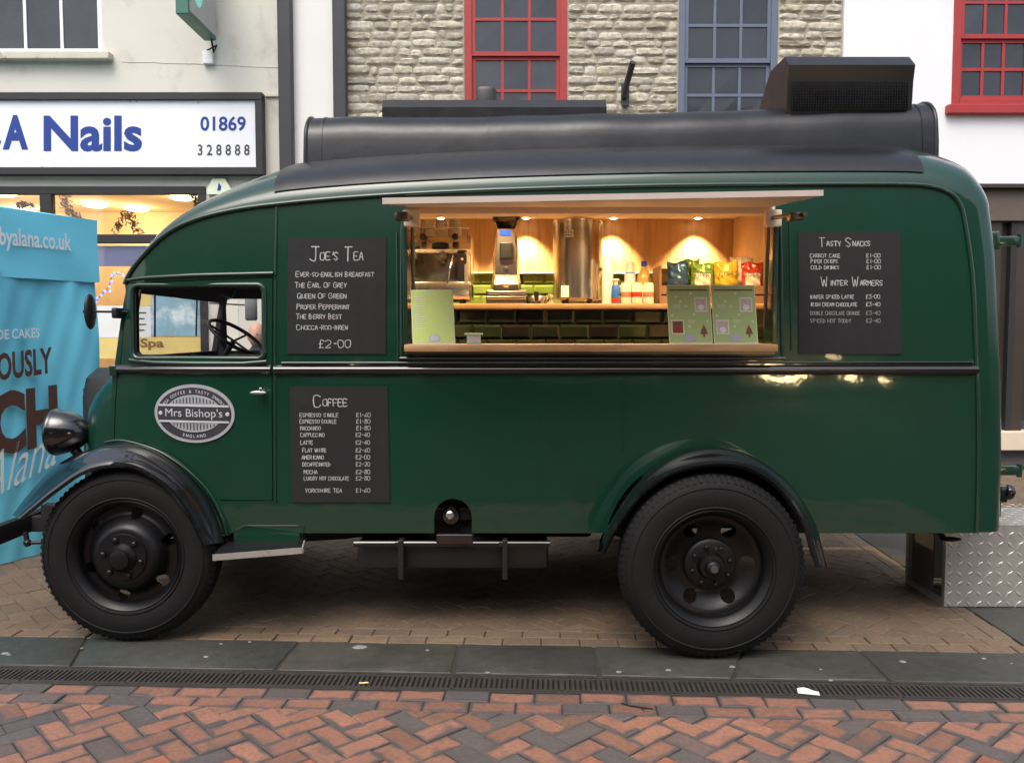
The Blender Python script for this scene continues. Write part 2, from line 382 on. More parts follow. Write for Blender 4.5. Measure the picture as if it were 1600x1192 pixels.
# ------------------------------------------------------------------ lettering
def font_tris(s, offset=0, shear=0):
    cu = bpy.data.curves.new('t', 'FONT'); cu.body = s; cu.offset = offset; cu.shear = shear; cu.resolution_u = 3; cu.size = 1
    ob = bpy.data.objects.new('t', cu); col.objects.link(ob)
    me = bpy.data.meshes.new_from_object(ob)
    vs = [(v.co.x, v.co.y) for v in me.vertices]; fs = [tuple(p.vertices) for p in me.polygons]
    bpy.data.objects.remove(ob); bpy.data.curves.remove(cu); bpy.data.meshes.remove(me)
    return vs, fs
def put_text(name, s, box, mp, mat, parent, offset=0, shear=0):
    """fit printed text into box=(x0,x1,y0,y1) of the surface whose map is mp(x,y)->3D"""
    vs, fs = font_tris(s, offset, shear)
    x0 = min(v[0] for v in vs); x1 = max(v[0] for v in vs); y0 = min(v[1] for v in vs); y1 = max(v[1] for v in vs)
    b = MB(); b.add([mp(box[0]+(v[0]-x0)/(x1-x0)*(box[1]-box[0]), box[2]+(v[1]-y0)/(y1-y0)*(box[3]-box[2])) for v in vs], fs)
    return b.build(name, mat, parent)
G = {'A': '00 26 40|.82 3.22', 'B': '00 06|06 26 35 34 23 03|23 42 41 20 00' if 0 else '00 06 25 34 03 32 31 20 00', 'C': '45 26 05 01 10 30 41', 'D': '00 06 25 43 42 20 00', 'E': '46 06 00 40|03 33', 'F': '46 06 00|03 33',
     'G': '45 26 05 01 20 41 43 23', 'H': '06 00|46 40|03 43', 'I': '26 20', 'J': '16 56|36 31 20 01', 'K': '06 00|46 03 40', 'L': '06 00 40', 'M': '00 06 23 46 40', 'N': '00 06 40 46',
     'O': '26 05 01 20 41 45 26', 'P': '00 06 36 45 34 03', 'Q': '26 05 01 20 41 45 26|22 50', 'R': '00 06 36 45 34 03|13 40', 'S': '45 26 05 04 32 31 20 01', 'T': '06 46|26 20', 'U': '06 01 20 41 46',
     'V': '06 20 46', 'W': '06 10 24 30 46', 'X': '06 40|46 00', 'Y': '06 23 46|23 20', 'Z': '06 46 00 40', '0': '26 05 01 20 41 45 26', '1': '26 20', '2': '05 26 45 43 00 40', '3': '06 46 24 43 41 20 01',
     '4': '46 02 42|35 30', '5': '46 06 04 34 42 20 00', '6': '46 13 01 20 41 32 02', '7': '06 46 10', '8': '24 05 26 45 24 01 20 41 24', '9': '44 24 05 26 45 30', '-': '13 33', '\u00a3': '45 26 15 10|00 40|03 33', "'": '26 14', '&': '40 05 26 35 02 10 42'}
def glyph(ch):
    out = []
    for st in G[ch].split('|'):
        pts = []
        for t in st.split():
            if '.' in t:
                if t == '.82': pts.append((.8, 2.2))
                else: pts.append((3.2, 2.2))
            else: pts.append((int(t[0]), int(t[1])))
        out.append(pts)
    return out
def chalk_line(name, words, x, y, h, wd, mp, mat, parent, big=1.0, sw=None, seed=0, tilt=0):
    """handwritten capitals; first letter of a word is 'big' times larger; fits width wd starting at x with baseline y"""
    rr = random.Random(seed); strokes = []; cx = 0
    for wi, wrd in enumerate(words.split(' ')):
        for i, ch in enumerate(wrd):
            k = big if (i == 0 and ch.isalpha()) else 1
            for st in glyph(ch):
                a = rr.uniform(-.06, .06)
                strokes.append([(cx+(p[0]+p[1]*a)*k*.98+rr.uniform(-.12, .12), p[1]*k-(k-1)*1.2+rr.uniform(-.22, .22)) for p in st])
            cx += (2.6 if ch in "'" else 3.6 if ch in '1I' else 4.6 if ch == '-' else 5.4)*k
        cx += 4.2
    cx -= 5.5; sx = wd/cx; sy = h/6; s = sw or h*.085; b = MB()
    for st in strokes:
        pts = [Vector((x+p[0]*sx, y+p[1]*sy+tilt*p[0]*sx)) for p in st]
        if len(pts) > 2:
            pts = [Vector((q.x, q.y)) for q in cat_rom([Vector((p.x, p.y, 0)) for p in pts], (len(pts)-1)*3)] if h > .04 else pts
        for p, q in zip(pts, pts[1:]):
            dd = (q-p)
            if dd.length < 1e-6: continue
            dd.normalize(); nn = Vector((-dd.y, dd.x))*s*.5*rr.uniform(.75, 1.15); e = dd*s*.3
            b.add([mp(*(p-e+nn)), mp(*(q+e+nn)), mp(*(q+e-nn)), mp(*(p-e-nn))], [(0, 1, 2, 3)])
    return b.build(name, mat, parent)

# ------------------------------------------------------------------ ground
GA = R(-2.6); GO = Vector((0, 4.335, 0)); GU = Vector((math.cos(GA), math.sin(GA), 0)); GV = Vector((-math.sin(GA), math.cos(GA), 0))
def gw(u, v, z=0): return GO+GU*u+GV*v+Vector((0, 0, z))
MB().add([(-150, -150, -.012), (150, -150, -.012), (150, 150, -.012), (-150, 150, -.012)], [(0, 1, 2, 3)]).build('ground', 'joint').__setitem__('kind', 'structure')
def clip(poly, f):
    out = []
    for i in range(len(poly)):
        a, b = poly[i], poly[(i+1) % len(poly)]; fa, fb = f(a), f(b)
        if fa >= 0: out.append(a)
        if (fa >= 0) != (fb >= 0):
            t = fa/(fa-fb); out.append((a[0]+(b[0]-a[0])*t, a[1]+(b[1]-a[1])*t))
    return out
def area(p): return abs(sum(p[i][0]*p[(i+1) % len(p)][1]-p[(i+1) % len(p)][0]*p[i][1] for i in range(len(p))))/2
def inset(poly, dd):
    c = (sum(p[0] for p in poly)/len(poly), sum(p[1] for p in poly)/len(poly)); out = []
    for p in poly:
        vx, vy = p[0]-c[0], p[1]-c[1]; L = math.hypot(vx, vy) or 1; k = max(0, 1-dd*1.35/L); out.append((c[0]+vx*k, c[1]+vy*k))
    return out
def brick_mb(b, poly, place, dz=0, ch=.004):
    i1 = inset(poly, .0022); i2 = inset(poly, .0022+ch)
    b.rings([[place(p[0], p[1], -.03) for p in i1], [place(p[0], p[1], -ch+dz) for p in i1], [place(p[0], p[1], dz) for p in i2]], cap0=False)
def herringbone(umin, umax, vmin, vmax, clips, ang=45, l=.2, ox=0, oy=0):
    ca, sa = math.cos(R(ang)), math.sin(R(ang)); w_ = l/2; N = int((umax-umin+vmax-vmin)/w_)+4; out = []
    cx, cy = (umin+umax)/2, (vmin+vmax)/2
    for i in range(-N, N):
        for j in range(-N, N):
            k = (i-j) % 4
            if k == 0: r = (i, j, i+2, j+1)
            elif k == 3: r = (i, j, i+1, j+2)
            else: continue
            pl = [(r[0]*w_, r[1]*w_), (r[2]*w_, r[1]*w_), (r[2]*w_, r[3]*w_), (r[0]*w_, r[3]*w_)]
            pl = [(cx+ox+p[0]*ca-p[1]*sa, cy+oy+p[0]*sa+p[1]*ca) for p in pl]
            mx, my = sum(p[0] for p in pl)/4, sum(p[1] for p in pl)/4
            if not (umin-.2 < mx < umax+.2 and vmin-.2 < my < vmax+.2): continue
            full = all(f(p) >= -1e-9 for p in pl for f in clips)
            if not full:
                for f in clips:
                    pl = clip(pl, f)
                    if len(pl) < 3: break
            if len(pl) >= 3 and area(pl) > .0015: out.append((pl, mx, my, ang+(90 if k == 3 else 0), full))
    return out
def lay(bricks, parent, mat, name, limit, key, matfar, stuffname):
    bricks = sorted(bricks, key=key)
    proto = {}
    for n_, (pl, mx, my, ang, full) in enumerate(bricks[:limit]):
        dz = rnd.uniform(-.004, .0025)
        if full:
            L = (math.hypot(pl[1][0]-pl[0][0], pl[1][1]-pl[0][1]), math.hypot(pl[2][0]-pl[1][0], pl[2][1]-pl[1][1]))
            if 'p' not in proto:
                b = MB(); h = .1; q = .05
                brick_mb(b, [(-h, -q), (h, -q), (h, q), (-h, q)], lambda x, y, z: Vector((x, y, z)))
                o = b.build(name, mat, parent, local=(0, 0, 0)); proto['p'] = o
            else: o = proto['p'].copy(); col.objects.link(o); o.parent = parent
            c = gw(sum(p[0] for p in pl)/4, sum(p[1] for p in pl)/4, dz); o.location = c-wt(parent)
            o.rotation_euler = (rnd.uniform(-.014, .014), rnd.uniform(-.010, .010), rnd.uniform(-.008, .008)+GA+R(ang)+(math.pi if rnd.random() < .5 else 0))
        else:
            c2 = (sum(p[0] for p in pl)/len(pl), sum(p[1] for p in pl)/len(pl)); b = MB()
            ra = R(ang); cs, sn = math.cos(ra), math.sin(ra)
            pq = [((p[0]-c2[0])*cs+(p[1]-c2[1])*sn, -(p[0]-c2[0])*sn+(p[1]-c2[1])*cs) for p in pl]
            brick_mb(b, pq, lambda x, y, z: Vector((x, y, z)))
            o = b.build(name, mat, parent, local=(0, 0, 0)); o.location = gw(c2[0], c2[1], dz)-wt(parent); o.rotation_euler = (0, 0, GA+ra)
    if len(bricks) > limit:
        b = MB()
        for (pl, mx, my, ang, full) in bricks[limit:]: brick_mb(b, pl, lambda x, y, z: gw(x, y, z), rnd.uniform(-.002, .0015))
        b.build(stuffname, matfar, parent, kind='stuff')
def course(u0, u1, v0, v1, off, l=.2, along='u'):
    out = []; u = u0-off
    while u < u1:
        a, b_ = max(u, u0), min(u+l, u1)
        if b_-a > .03:
            if along == 'u': out.append(([(a, v0), (b_, v0), (b_, v1), (a, v1)], (a+b_)/2, (v0+v1)/2, 0, abs(b_-a-l) < 1e-6))
            else: out.append(([(v0, a), (v1, a), (v1, b_), (v0, b_)], (v0+v1)/2, (a+b_)/2, 90, False))
        u += l
    return out
# red road
GRN = -.595
road = MB().add([gw(-4, -4.4, -.008), gw(4, -4.4, -.008), gw(4, GRN, -.008), gw(-4, GRN, -.008)], [(0, 1, 2, 3)]).build('road', 'joint', kind='structure')
rb = course(-3.2, 3.2, GRN-.1, GRN, .07)+course(-3.2, 3.2, GRN-.2, GRN-.1, .15)
rb += herringbone(-3.2, 3.2, -2.2, GRN-.2, [lambda p: GRN-.2-p[1]])
def infr(b):
    c = gw(b[1], b[2]); x = abs(c.x)/max(c.y, .1); return (c.y > 3.08 and x < .64)
lay([b for b in rb if infr(b)], road, 'red_brick', 'brick', 300, lambda b: b[2], 'red_brick_far', 'brick_field')
lay([b for b in rb if not infr(b)], road, 'red_brick', 'brick', 0, lambda b: -b[2], 'red_brick_far', 'brick_field')
# kerb of stone slabs
kerb = MB().add([gw(-6, -.4, -.009), gw(6, -.4, -.009), gw(6, 0, -.009), gw(-6, 0, -.009)], [(0, 1, 2, 3)]).build('pavement_edging', 'joint', kind='structure')
def gpx(px, py):
    p = at(px, py, 1); dd = p-Vector((0, 0, CH)); t = -CH/dd.z; q = Vector((dd.x*t, dd.y*t, 0))-GO; return q.dot(GU), q.dot(GV)
tops = [(-260, 990), (-40, 992), (140, 994), (470, 999), (718, 1001), (928, 1005), (1160, 1012), (1340, 1014), (1700, 1020), (2000, 1025)]
bots = [(-340, 1040), (-90, 1043), (102, 1047), (427, 1050), (707, 1052), (937, 1055), (1145, 1059), (1390, 1063), (1780, 1068), (2100, 1070)]
for i in range(len(tops)-1):
    a, b_, c, e = gpx(*tops[i])[0], gpx(*tops[i+1])[0], gpx(*bots[i+1])[0], gpx(*bots[i])[0]
    g = .006; pl = [(e+g, -.385+rnd.uniform(-.006, .003)), (c-g, -.385+rnd.uniform(-.006, .003)), (b_-g, -.008), (a+g, -.008)]
    b = MB(); pl2 = []
    for k in range(4):
        p, q = pl[k], pl[(k+1) % 4]
        for t in range(5): pl2.append((p[0]+(q[0]-p[0])*t/5+(rnd.uniform(-.004, .004) if t else 0), p[1]+(q[1]-p[1])*t/5+(rnd.uniform(-.003, .003) if t else 0)))
    brick_mb(b, pl2, lambda x, y, z: gw(x, y, z), rnd.uniform(-.001, .002), ch=.006); b.build('slab', 'slab', kerb, smooth=40)
# chewing gum and scraps on the slabs
for px, py, s in ((8, 1021, .016), (128, 1013, .008), (322, 1026, .011), (345, 1006, .008), (390, 1003, .008), (668, 1016, .009), (762, 1051, .012), (967, 1050, .012), (1044, 1047, .012), (1144, 1042, .014), (1298, 1063, .010), (1411, 1034, .014), (1537, 1029, .009), (1282, 1046, .006), (562, 1011, .03), (14, 1023, .009), (1580, 1037, .006)):
    u, v = gpx(px, py); b = MB(); n = 9; ph = rnd.random()*6
    pts = [(u+s*1.3*math.cos(6.283*k/n)*rnd.uniform(.7, 1.1), v+s*math.sin(6.283*k/n)*rnd.uniform(.7, 1.1)) for k in range(n)]
    b.rings([[gw(*p, .0015) for p in pts], [gw(u+(p[0]-u)*.8, v+(p[1]-v)*.8, .0045) for p in pts]]); b.build('gum_spot', 'gum', kerb)
# channel drain
dr = thing('channel_drain', gw(0, -.49), 'long slotted cast iron channel drain set between brick road and stone slabs', 'drain')
b = MB()
for v0, v1 in ((-.594, -.572), (-.412, -.392)): b.add([gw(-3.4, v0, 0), gw(3.4, v0, 0), gw(3.4, v1, 0), gw(-3.4, v1, 0), gw(-3.4, v0, -.03), gw(3.4, v0, -.03), gw(3.4, v1, -.03), gw(-3.4, v1, -.03)], [(0,1,2,3),(4,5,1,0),(6,7,3,2),(5,6,2,1),(7,4,0,3)])
b.build('edge_rail', 'grate', dr)
MB().add([gw(-3.4, -.58, -.0075), gw(3.4, -.58, -.0075), gw(3.4, -.4, -.0075), gw(-3.4, -.4, -.0075)], [(0,1,2,3)]).build('channel', 'void', dr)
g0 = MB(); W2 = .074
def lb(b, x0, x1, y0, y1, z0, z1): b.box(x0, x1, y0, y1, z0, z1)
for y0, y1 in ((-W2, -W2+.016), (W2-.016, W2)): lb(g0, -.247, .247, y0, y1, -.006, .001)
for k in range(22): x = -.247+k*.494/21; lb(g0, x-.0062, x+.0062, -W2+.016, W2-.016, -.006, .0005)
gp = None
for k in range(13):
    if gp is None: gp = g0.build('grate', 'grate', dr, local=(0, 0, 0)); o = gp
    else: o = gp.copy(); col.objects.link(o)
    o.location = gw(-3.0+k*.5, -.492, -.002)-dr.location; o.rotation_euler = (rnd.uniform(-.01, .01), 0, GA)
# tan brick pavement
pav = MB().add([gw(-13, .0, -.009), gw(13, .0, -.009), gw(13, 6.9, -.009), gw(-13, 6.9, -.009)], [(0, 1, 2, 3)]).build('pavement', 'joint', kind='structure')
UR = 2.62
tb = course(-7, UR, .0, .1, .05)+course(-7, UR, .1, .2, .15)+course(.2, 5.75, UR-.1, UR, 0, along='v')+course(.2, 5.75, UR-.2, UR-.1, .1, along='v')
tb += herringbone(-7, UR-.2, .2, 5.6, [lambda p: p[1]-.2, lambda p: UR-.2-p[0]], ox=.03, oy=.05)
tb += herringbone(UR+.42, 7.5, .2, 5.6, [lambda p: p[1]-.2, lambda p: p[0]-UR-.42])
def intan(b):
    c = gw(b[1], b[2]); return abs(c.x)/c.y < .62 and c.y < 7
def shows(b):
    c = gw(b[1], b[2])
    if -2.4 < c.x < 2.5 and 4.95 < c.y < 6.1: return False
    return True
near = sorted([b for b in tb if intan(b) and shows(b)], key=lambda b: gw(b[1], b[2]).y)
lay(near[:300], pav, 'tan_brick', 'brick', 300, lambda b: b[2], 'tan_brick', 'brick_field')
ids = set(id(x) for x in near[:300]); lay([b for b in tb if id(b) not in ids], pav, 'tan_brick', 'brick', 0, lambda b: b[2], 'tan_brick', 'brick_field')
for k in range(9):
    b = MB(); v0 = .03+k*.62; brick_mb(b, [(UR+.005, v0), (UR+.415, v0), (UR+.415, v0+.61), (UR+.005, v0+.61)], lambda x, y, z: gw(x, y, z), rnd.uniform(-.001, .002)); b.build('slab', 'slab', pav)
# litter
u, v = gpx(1260, 1080); b = MB()
b.grid(lambda s, t: gw(u-.045+s*.09+t*.01, v-.03+t*.055-s*.02, .003+.006*math.sin(s*5)*t+.002), 6, 4)
n_ = len(b.v); b.grid(lambda s, t: gw(u-.045+s*.09+t*.01, v-.03+t*.055-s*.02, .002+.006*math.sin(s*5)*t+.002), 6, 4)
tag(b.build('paper_scrap', 'paper', smooth=60), 'crumpled white paper scrap lying on the drain grating', 'litter')
u, v = gpx(990, 1105); b = MB(); b.tube([gw(u-.05, v+.03, .006), gw(u-.015, v+.005, .007), gw(u+.03, v-.012, .008), gw(u+.08, v-.02, .005)], .0035, 5); b.tube([gw(u+.03, v-.012, .007), gw(u+.04, v-.045, .006)], .002, 5)
tag(b.build('twig', 'twig'), 'thin dark forked twig lying on the red brick road', 'twig')
u, v = gpx(568, 1069); b = MB(); b.tube([gw(u-.02, v, .006), gw(u+.02, v+.008, .006)], .004, 7)
tag(b.build('cigarette_end', 'poster_yellow'), 'tiny cigarette end lying on the drain grating', 'litter')

# ------------------------------------------------------------------ buildings behind (facade plane y = WY)
WY = 10.2
def wx(px): return at(px, 520, WY).x
def wz(py): return at(800, py, WY).z
XL, XP0, XS, XW, XE = -8.5, wx(466), wx(541), wx(1307), 11.0
TOP = 8.2
def facade(b, x0, x1, z0, z1, holes, th=.3, y=WY):
    """wall with rectangular openings, built from blocks"""
    xs = sorted(set([x0, x1]+[k for h in holes for k in h[:2]])); zs = sorted(set([z0, z1]+[k for h in holes for k in h[2:]]))
    for i in range(len(xs)-1):
        run = None
        for j in range(len(zs)-1):
            cx, cz = (xs[i]+xs[i+1])/2, (zs[j]+zs[j+1])/2
            solid = not any(h[0] < cx < h[1] and h[2] < cz < h[3] for h in holes)
            if solid: run = (run[0], zs[j+1]) if run else (zs[j], zs[j+1])
            if (not solid or j == len(zs)-2) and run: b.box(xs[i], xs[i+1], y, y+th, run[0], run[1]); run = None
def sash(parent, x0, x1, z0, z1, cols, rows_up, rows_dn, zr, mat, bars=.034, fw=.085, y=None, name='sash_window', colx=None):
    """box sash: frame, two sashes, glazing bars, every pane; zr = meeting rail height"""
    y = y if y is not None else WY+.09
    b = MB(); b.box(x0, x0+fw, y-.05, y+.06, z0, z1, .004); b.box(x1-fw, x1, y-.05, y+.06, z0, z1, .004); b.box(x0+fw, x1-fw, y-.05, y+.06, z1-fw, z1, .004); b.box(x0+fw, x1-fw, y-.055, y+.06, z0, z0+fw*.8, .004)
    f = b.build(name, mat, parent)
    xa, xb = x0+fw, x1-fw
    for (za, zb, rows, dy) in ((zr, z1-fw, rows_up, 0), (z0+fw*.8, zr, rows_dn, .03)):
        b = MB(); r = .042
        b.box(xa, xa+r, y-.03+dy, y+dy, za, zb); b.box(xb-r, xb, y-.03+dy, y+dy, za, zb); b.box(xa+r, xb-r, y-.03+dy, y+dy, zb-r, zb); b.box(xa+r, xb-r, y-.034+dy, y+dy, za, za+r*1.2)
        b.build('sash', mat, f)
        gx0, gx1, gz0, gz1 = xa+r, xb-r, za+r*1.2, zb-r
        for k in range(1, cols): x = gx0+(gx1-gx0)*k/cols; MB().box(x-bars/2, x+bars/2, y-.026+dy, y-.004+dy, gz0, gz1).build('glazing_bar', mat, f)
        for k in range(1, rows): z = gz0+(gz1-gz0)*k/rows; MB().box(gx0, gx1, y-.0275+dy, y-.003+dy, z-bars/2, z+bars/2).build('glazing_bar', mat, f)
        for i in range(cols):
            for j in range(rows):
                a, c = gx0+(gx1-gx0)*i/cols, gx0+(gx1-gx0)*(i+1)/cols; p, q = gz0+(gz1-gz0)*j/rows, gz0+(gz1-gz0)*(j+1)/rows
                t1, t2 = rnd.uniform(-.004, .004), rnd.uniform(-.004, .004)
                MB().add([(a, y-.012+dy+t1, p), (c, y-.012+dy-t1, p), (c, y-.012+dy+t2, q), (a, y-.012+dy-t2, q), (a, y-.006+dy+t1, p), (c, y-.006+dy-t1, p), (c, y-.006+dy+t2, q), (a, y-.006+dy-t2, q)], [(0,1,2,3),(7,6,5,4),(0,4,5,1),(2,6,7,3),(1,5,6,2),(3,7,4,0)]).build('pane', 'pane_sky_tint', f)
    return f
# --- nail salon -----------------------------------------------------------
sal = thing('nail_salon', (-5, WY, 0), 'cream rendered shop building with blue lettered fascia and warmly lit window', 'building')
wl, wr, wb, wtp = wx(-190), wx(172), wz(85), wz(-110)
sx0, sx1, sz0, sz1 = wx(-330), wx(326), .35, wz(292)
b = MB(); facade(b, XL, XP0, 0, TOP, [(wl, wr, wb, wtp), (sx0, sx1, sz0, sz1)]); b.build('wall', 'cream_render', sal)
fr = sash(sal, wl, wr, wb, wtp, 6, 2, 1, wz(-45), 'white_wood', fw=.05, bars=.035)
b = MB(); b.box(wl-.2, wx(188), WY-.12, WY+.05, wz(97), wz(85), .01); b.build('window_sill', 'stone_cream', sal)
MB().box(wl, wr, WY+.24, WY+.28, wb, wtp).build('blind', 'curtain', sal)
# fascia sign
fx1, fz0, fz1 = wx(420), wz(276), wz(149)
b = MB(); fw = .085
b.box(XL+.3, fx1, WY-.13, WY, fz1-fw, fz1+.0, .006); b.box(XL+.3, fx1, WY-.13, WY, fz0, fz0+fw, .006); b.box(fx1-fw, fx1, WY-.125, WY, fz0+fw, fz1-fw, .006)
fs_ = b.build('fascia_frame', 'sign_frame', sal)
MB().box(XL+.3, fx1-fw, WY-.09, WY, fz0+fw, fz1-fw).build('fascia_panel', 'sign_white', fs_)
def smap(px, py): return at(px, py, WY-.094)
for nm, s, bx_, mt, of in (('letter', 'S', (-62, 2, 238, 178), 'blue_letter', .02), ('letter', 'A', (4, 44, 234, 180), 'blue_letter', .045), ('lettering', 'Nails', (68, 222, 237, 181), 'blue_letter', .03), ('phone_number', '01869', (313, 384, 205, 182), 'blue_letter', .02), ('phone_number', '3 2 8 8 8 8', (309, 390, 243, 226), 'grey_letter', .012)):
    put_text(nm, s, (bx_[0], bx_[1], bx_[2], bx_[3]), smap, mt, fs_, of)
for px, py in ((63, 156), (203, 159), (310, 161), (406, 164), (66, 261), (207, 265), (313, 267), (409, 270), (213, 159), (216, 265)):
    c = smap(px, py); b = MB(); b.lathe([(.008, 0), (.007, -.004)], c, 'y', 8); b.build('screw', 'grey_post', fs_)
MB().box(fx1+.01, XP0, WY-.03, WY, wz(152), wz(148)).build('string_course', 'stone_cream', sal)
for pts in ([(190, 97), (215, 98), (240, 97.5), (252, 99), (300, 100), (345, 102), (400, 105), (445, 106)], [(413, 104), (419, 112), (426, 121)], [(441, 30), (444, 60), (443, 100)]):
    b = MB(); b.tube([at(x, y, WY-.001) for x, y in pts], .0045, 5); b.build('render_crack', 'stone_cream', sal)
# shop window: frame, panes, lit room
zt = wz(372); fr2 = MB(); t_ = .09
xm = wx(79)
fr2.box(sx0, sx1, WY-.03, WY+.07, sz1-.09, sz1, .005); fr2.box(sx1-t_, sx1, WY-.028, WY+.068, sz0, sz1-.09, .005); fr2.box(sx0, sx1-t_, WY-.03, WY+.07, zt-.06, zt+.04, .005); fr2.box(xm-.07, xm+.07, WY-.026, WY+.066, zt+.04, sz1-.09, .005); fr2.box(xm-.05, xm+.05, WY-.026, WY+.066, sz0+.12, zt-.06, .005); fr2.box(sx0, sx1-t_, WY-.03, WY+.07, sz0, sz0+.12, .005)
sf = fr2.build('shopfront_frame', 'sign_frame', sal)
for a, c, p, q in ((sx0, xm-.07, zt+.04, sz1-.09), (xm+.07, sx1-t_, zt+.04, sz1-.09), (sx0, xm-.05, sz0+.12, zt-.06), (xm+.05, sx1-t_, sz0+.12, zt-.06)):
    MB().box(a, c, WY+.015, WY+.021, p, q).build('pane', 'clear_glass', sf)
b = MB(); y0, y1 = WY+.32, WY+3.6
b.box(sx0-.3, sx1+.3, y1, y1+.05, .2, sz1+.2); b.box(sx0-.35, sx0-.3, y0, y1, .2, sz1+.2); b.box(sx1+.3, sx1+.35, y0, y1, .2, sz1+.2); b.box(sx0-.35, sx1+.35, y0-.02, y1+.05, sz1+.2, sz1+.25); b.box(sx0-.35, sx1+.35, y0-.02, y1+.05, .15, .2)
b.build('shop_room', 'shop_wall', sal)
for px, py, Yl in ((5, 318, WY+1.6), (150, 361, WY+2.6), (285, 322, WY+1.9), (40, 380, WY+3.0), (215, 355, WY+3.0)):
    c = at(px, py, Yl); c.z = sz1+.19; b = MB(); b.lathe([(.16, 0), (.17, -.03), (.12, -.05)], c, 'z', 16); cl = b.build('ceiling_lamp', 'lamp_warm', sal); L = bpy.data.lights.new('lamp_glow', 'POINT'); L.energy = 8; L.color = (1, .74, .42); L.shadow_soft_size = .15; lo = bpy.data.objects.new('lamp_glow', L); col.objects.link(lo); lo.parent = cl; lo.location = (0, 0, -.25)
MB().box(sx0, sx1-t_, WY+.10, WY+.14, wz(415), wz(383)).build('lilac_band', 'shop_lilac', sal)
def gar(name, pts, mat, n, r, sp):
    P = cat_rom([Vector(p) for p in pts], n); b = MB()
    for p in P:
        for k in range(3):
            q = p+Vector((rnd.uniform(-sp, sp), rnd.uniform(-sp, sp), rnd.uniform(-sp, sp))); dd = Vector((rnd.uniform(-1, 1), rnd.uniform(-1, 1), rnd.uniform(-1, 1))).normalized()*r*2.2; e = dd.orthogonal().normalized()*r*.5
            b.add([q-dd-e, q-dd+e, q+dd+e, q+dd-e], [(0, 1, 2, 3)])
    return b.build(name, mat, sal)
gar('tinsel_garland', [at(100, 300, WY+.15), at(106, 325, WY+.15), at(118, 340, WY+.15), at(130, 352, WY+.15)], 'tinsel', 60, .012, .05)
gar('tinsel_garland', [at(178, 362, WY+.15), at(190, 345, WY+.15), at(200, 335, WY+.15), at(208, 350, WY+.15), at(218, 362, WY+.15)], 'tinsel', 50, .012, .05)
gar('tinsel_garland', [at(28, 322, WY+.15), at(38, 320, WY+.15), at(50, 324, WY+.15)], 'red_paint', 30, .014, .03)
gar('tinsel_garland', [at(296, 300, WY+.15), at(304, 312, WY+.15), at(310, 322, WY+.15)], 'tinsel', 25, .012, .03)
for px, py in ((152, 466), (158, 461), (164, 455), (171, 448), (174, 440), (175, 431), (179, 427), (186, 426), (192, 430), (150, 472), (172, 455)):
    c = at(px, py, WY+.10); MB().ell(c, (.012, .012, .014), 8, 5).build('fairy_light', 'blue_led', sal)
b = MB(); b.tube([at(p, q, WY+.102) for p, q in ((150, 472), (158, 461), (171, 448), (174, 434), (180, 427), (192, 430))], .004, 5); b.build('light_wire', 'plastic_black', sal)
# window display seen past and through the cab
p0, p1 = at(238, 525, WY+.06), at(321, 440, WY+.06); MB().box(p0.x, p1.x, WY+.009, WY+.012, p0.z, p1.z).build('salon_poster', 'poster_blue', sal)
p0, p1 = at(150, 527, WY+.07), at(238, 478, WY+.07); MB().box(p0.x, p1.x, WY+.007, WY+.010, p0.z, p1.z).build('price_poster', 'poster_white', sal)
p0, p1 = at(205, 478, WY+.07), at(239, 440, WY+.07); MB().box(p0.x, p1.x, WY+.004, WY+.008, p0.z, p1.z).build('notice', 'poster_yellow', sal)
p0, p1 = at(140, 560, WY+.08), at(330, 527, WY+.08); MB().box(p0.x, p1.x, WY+.010, WY+.013, p0.z, p1.z).build('window_band', 'poster_yellow', sal)
put_text('lettering', 'Spa', (219, 256, 547, 529), lambda x, y: at(x, y, WY+.006), 'gold_letter', sal, .03)
for k in range(4):
    a, c = at(212, 488+k*9, WY+.063), at(232-3*(k % 2), 490+k*9, WY+.063); MB().box(a.x, c.x, WY+.004, WY+.006, c.z, a.z).build('price_line', 'grey_letter', sal)
for px, py, s, mt in ((152, 515, .07, 'red_paint'), (160, 508, .06, 'paper'), (168, 517, .06, 'tinsel'), (176, 512, .07, 'poster_yellow')):
    c = at(px, py, WY+.2); MB().ell(c, (s, s, s), 12, 8).build('bauble', mt, sal)
# projecting box sign with its cable
bs_ = thing('projecting_sign', at(318, 40, WY), 'dark green projecting box sign with pale turquoise panel above fascia', 'sign')
ysg0, ysg1 = WY-.95, WY-.1
a0 = at(274, 22, ysg0); a1 = at(318, 55, ysg1); zt2 = a0.z+1.1
xb_ = a0.x
b = MB(); b.box(xb_, xb_+.14, ysg0, ysg1, a0.z, zt2, .01); b.build('case', 'sign_green', bs_)
b = MB(); b.box(xb_+.138, xb_+.146, ysg0+.03, ysg1-.03, a0.z+.04, zt2-.03); b.build('face_panel', 'sign_grey', bs_)
b = MB(); b.rings([[Vector((xb_+.1465, (ysg0+.26)+.16*math.cos(6.283*k/20), a0.z+.42+.26*math.sin(6.283*k/20))) for k in range(20)], [Vector((xb_+.150, (ysg0+.26)+.16*math.cos(6.283*k/20), a0.z+.42+.26*math.sin(6.283*k/20))) for k in range(20)]]); b.build('emblem', 'sign_cyan', bs_)
for zz in (a0.z+.25, zt2-.2): MB().box(xb_+.04, xb_+.1, ysg1-.01, WY+.01, zz-.03, zz+.03).build('bracket', 'sign_frame', bs_)
b = MB(); jb = at(327, 92, WY); b.tube([Vector((xb_+.1, ysg1-.06, a0.z+.02)), Vector((xb_+.1, WY-.08, a0.z-.12)), Vector((xb_+.12, WY-.03, jb.z+.14)), Vector((jb.x-.02, WY-.03, jb.z+.08)), Vector((jb.x, WY-.03, jb.z))], .011, 6); b.build('cable', 'twig', bs_)
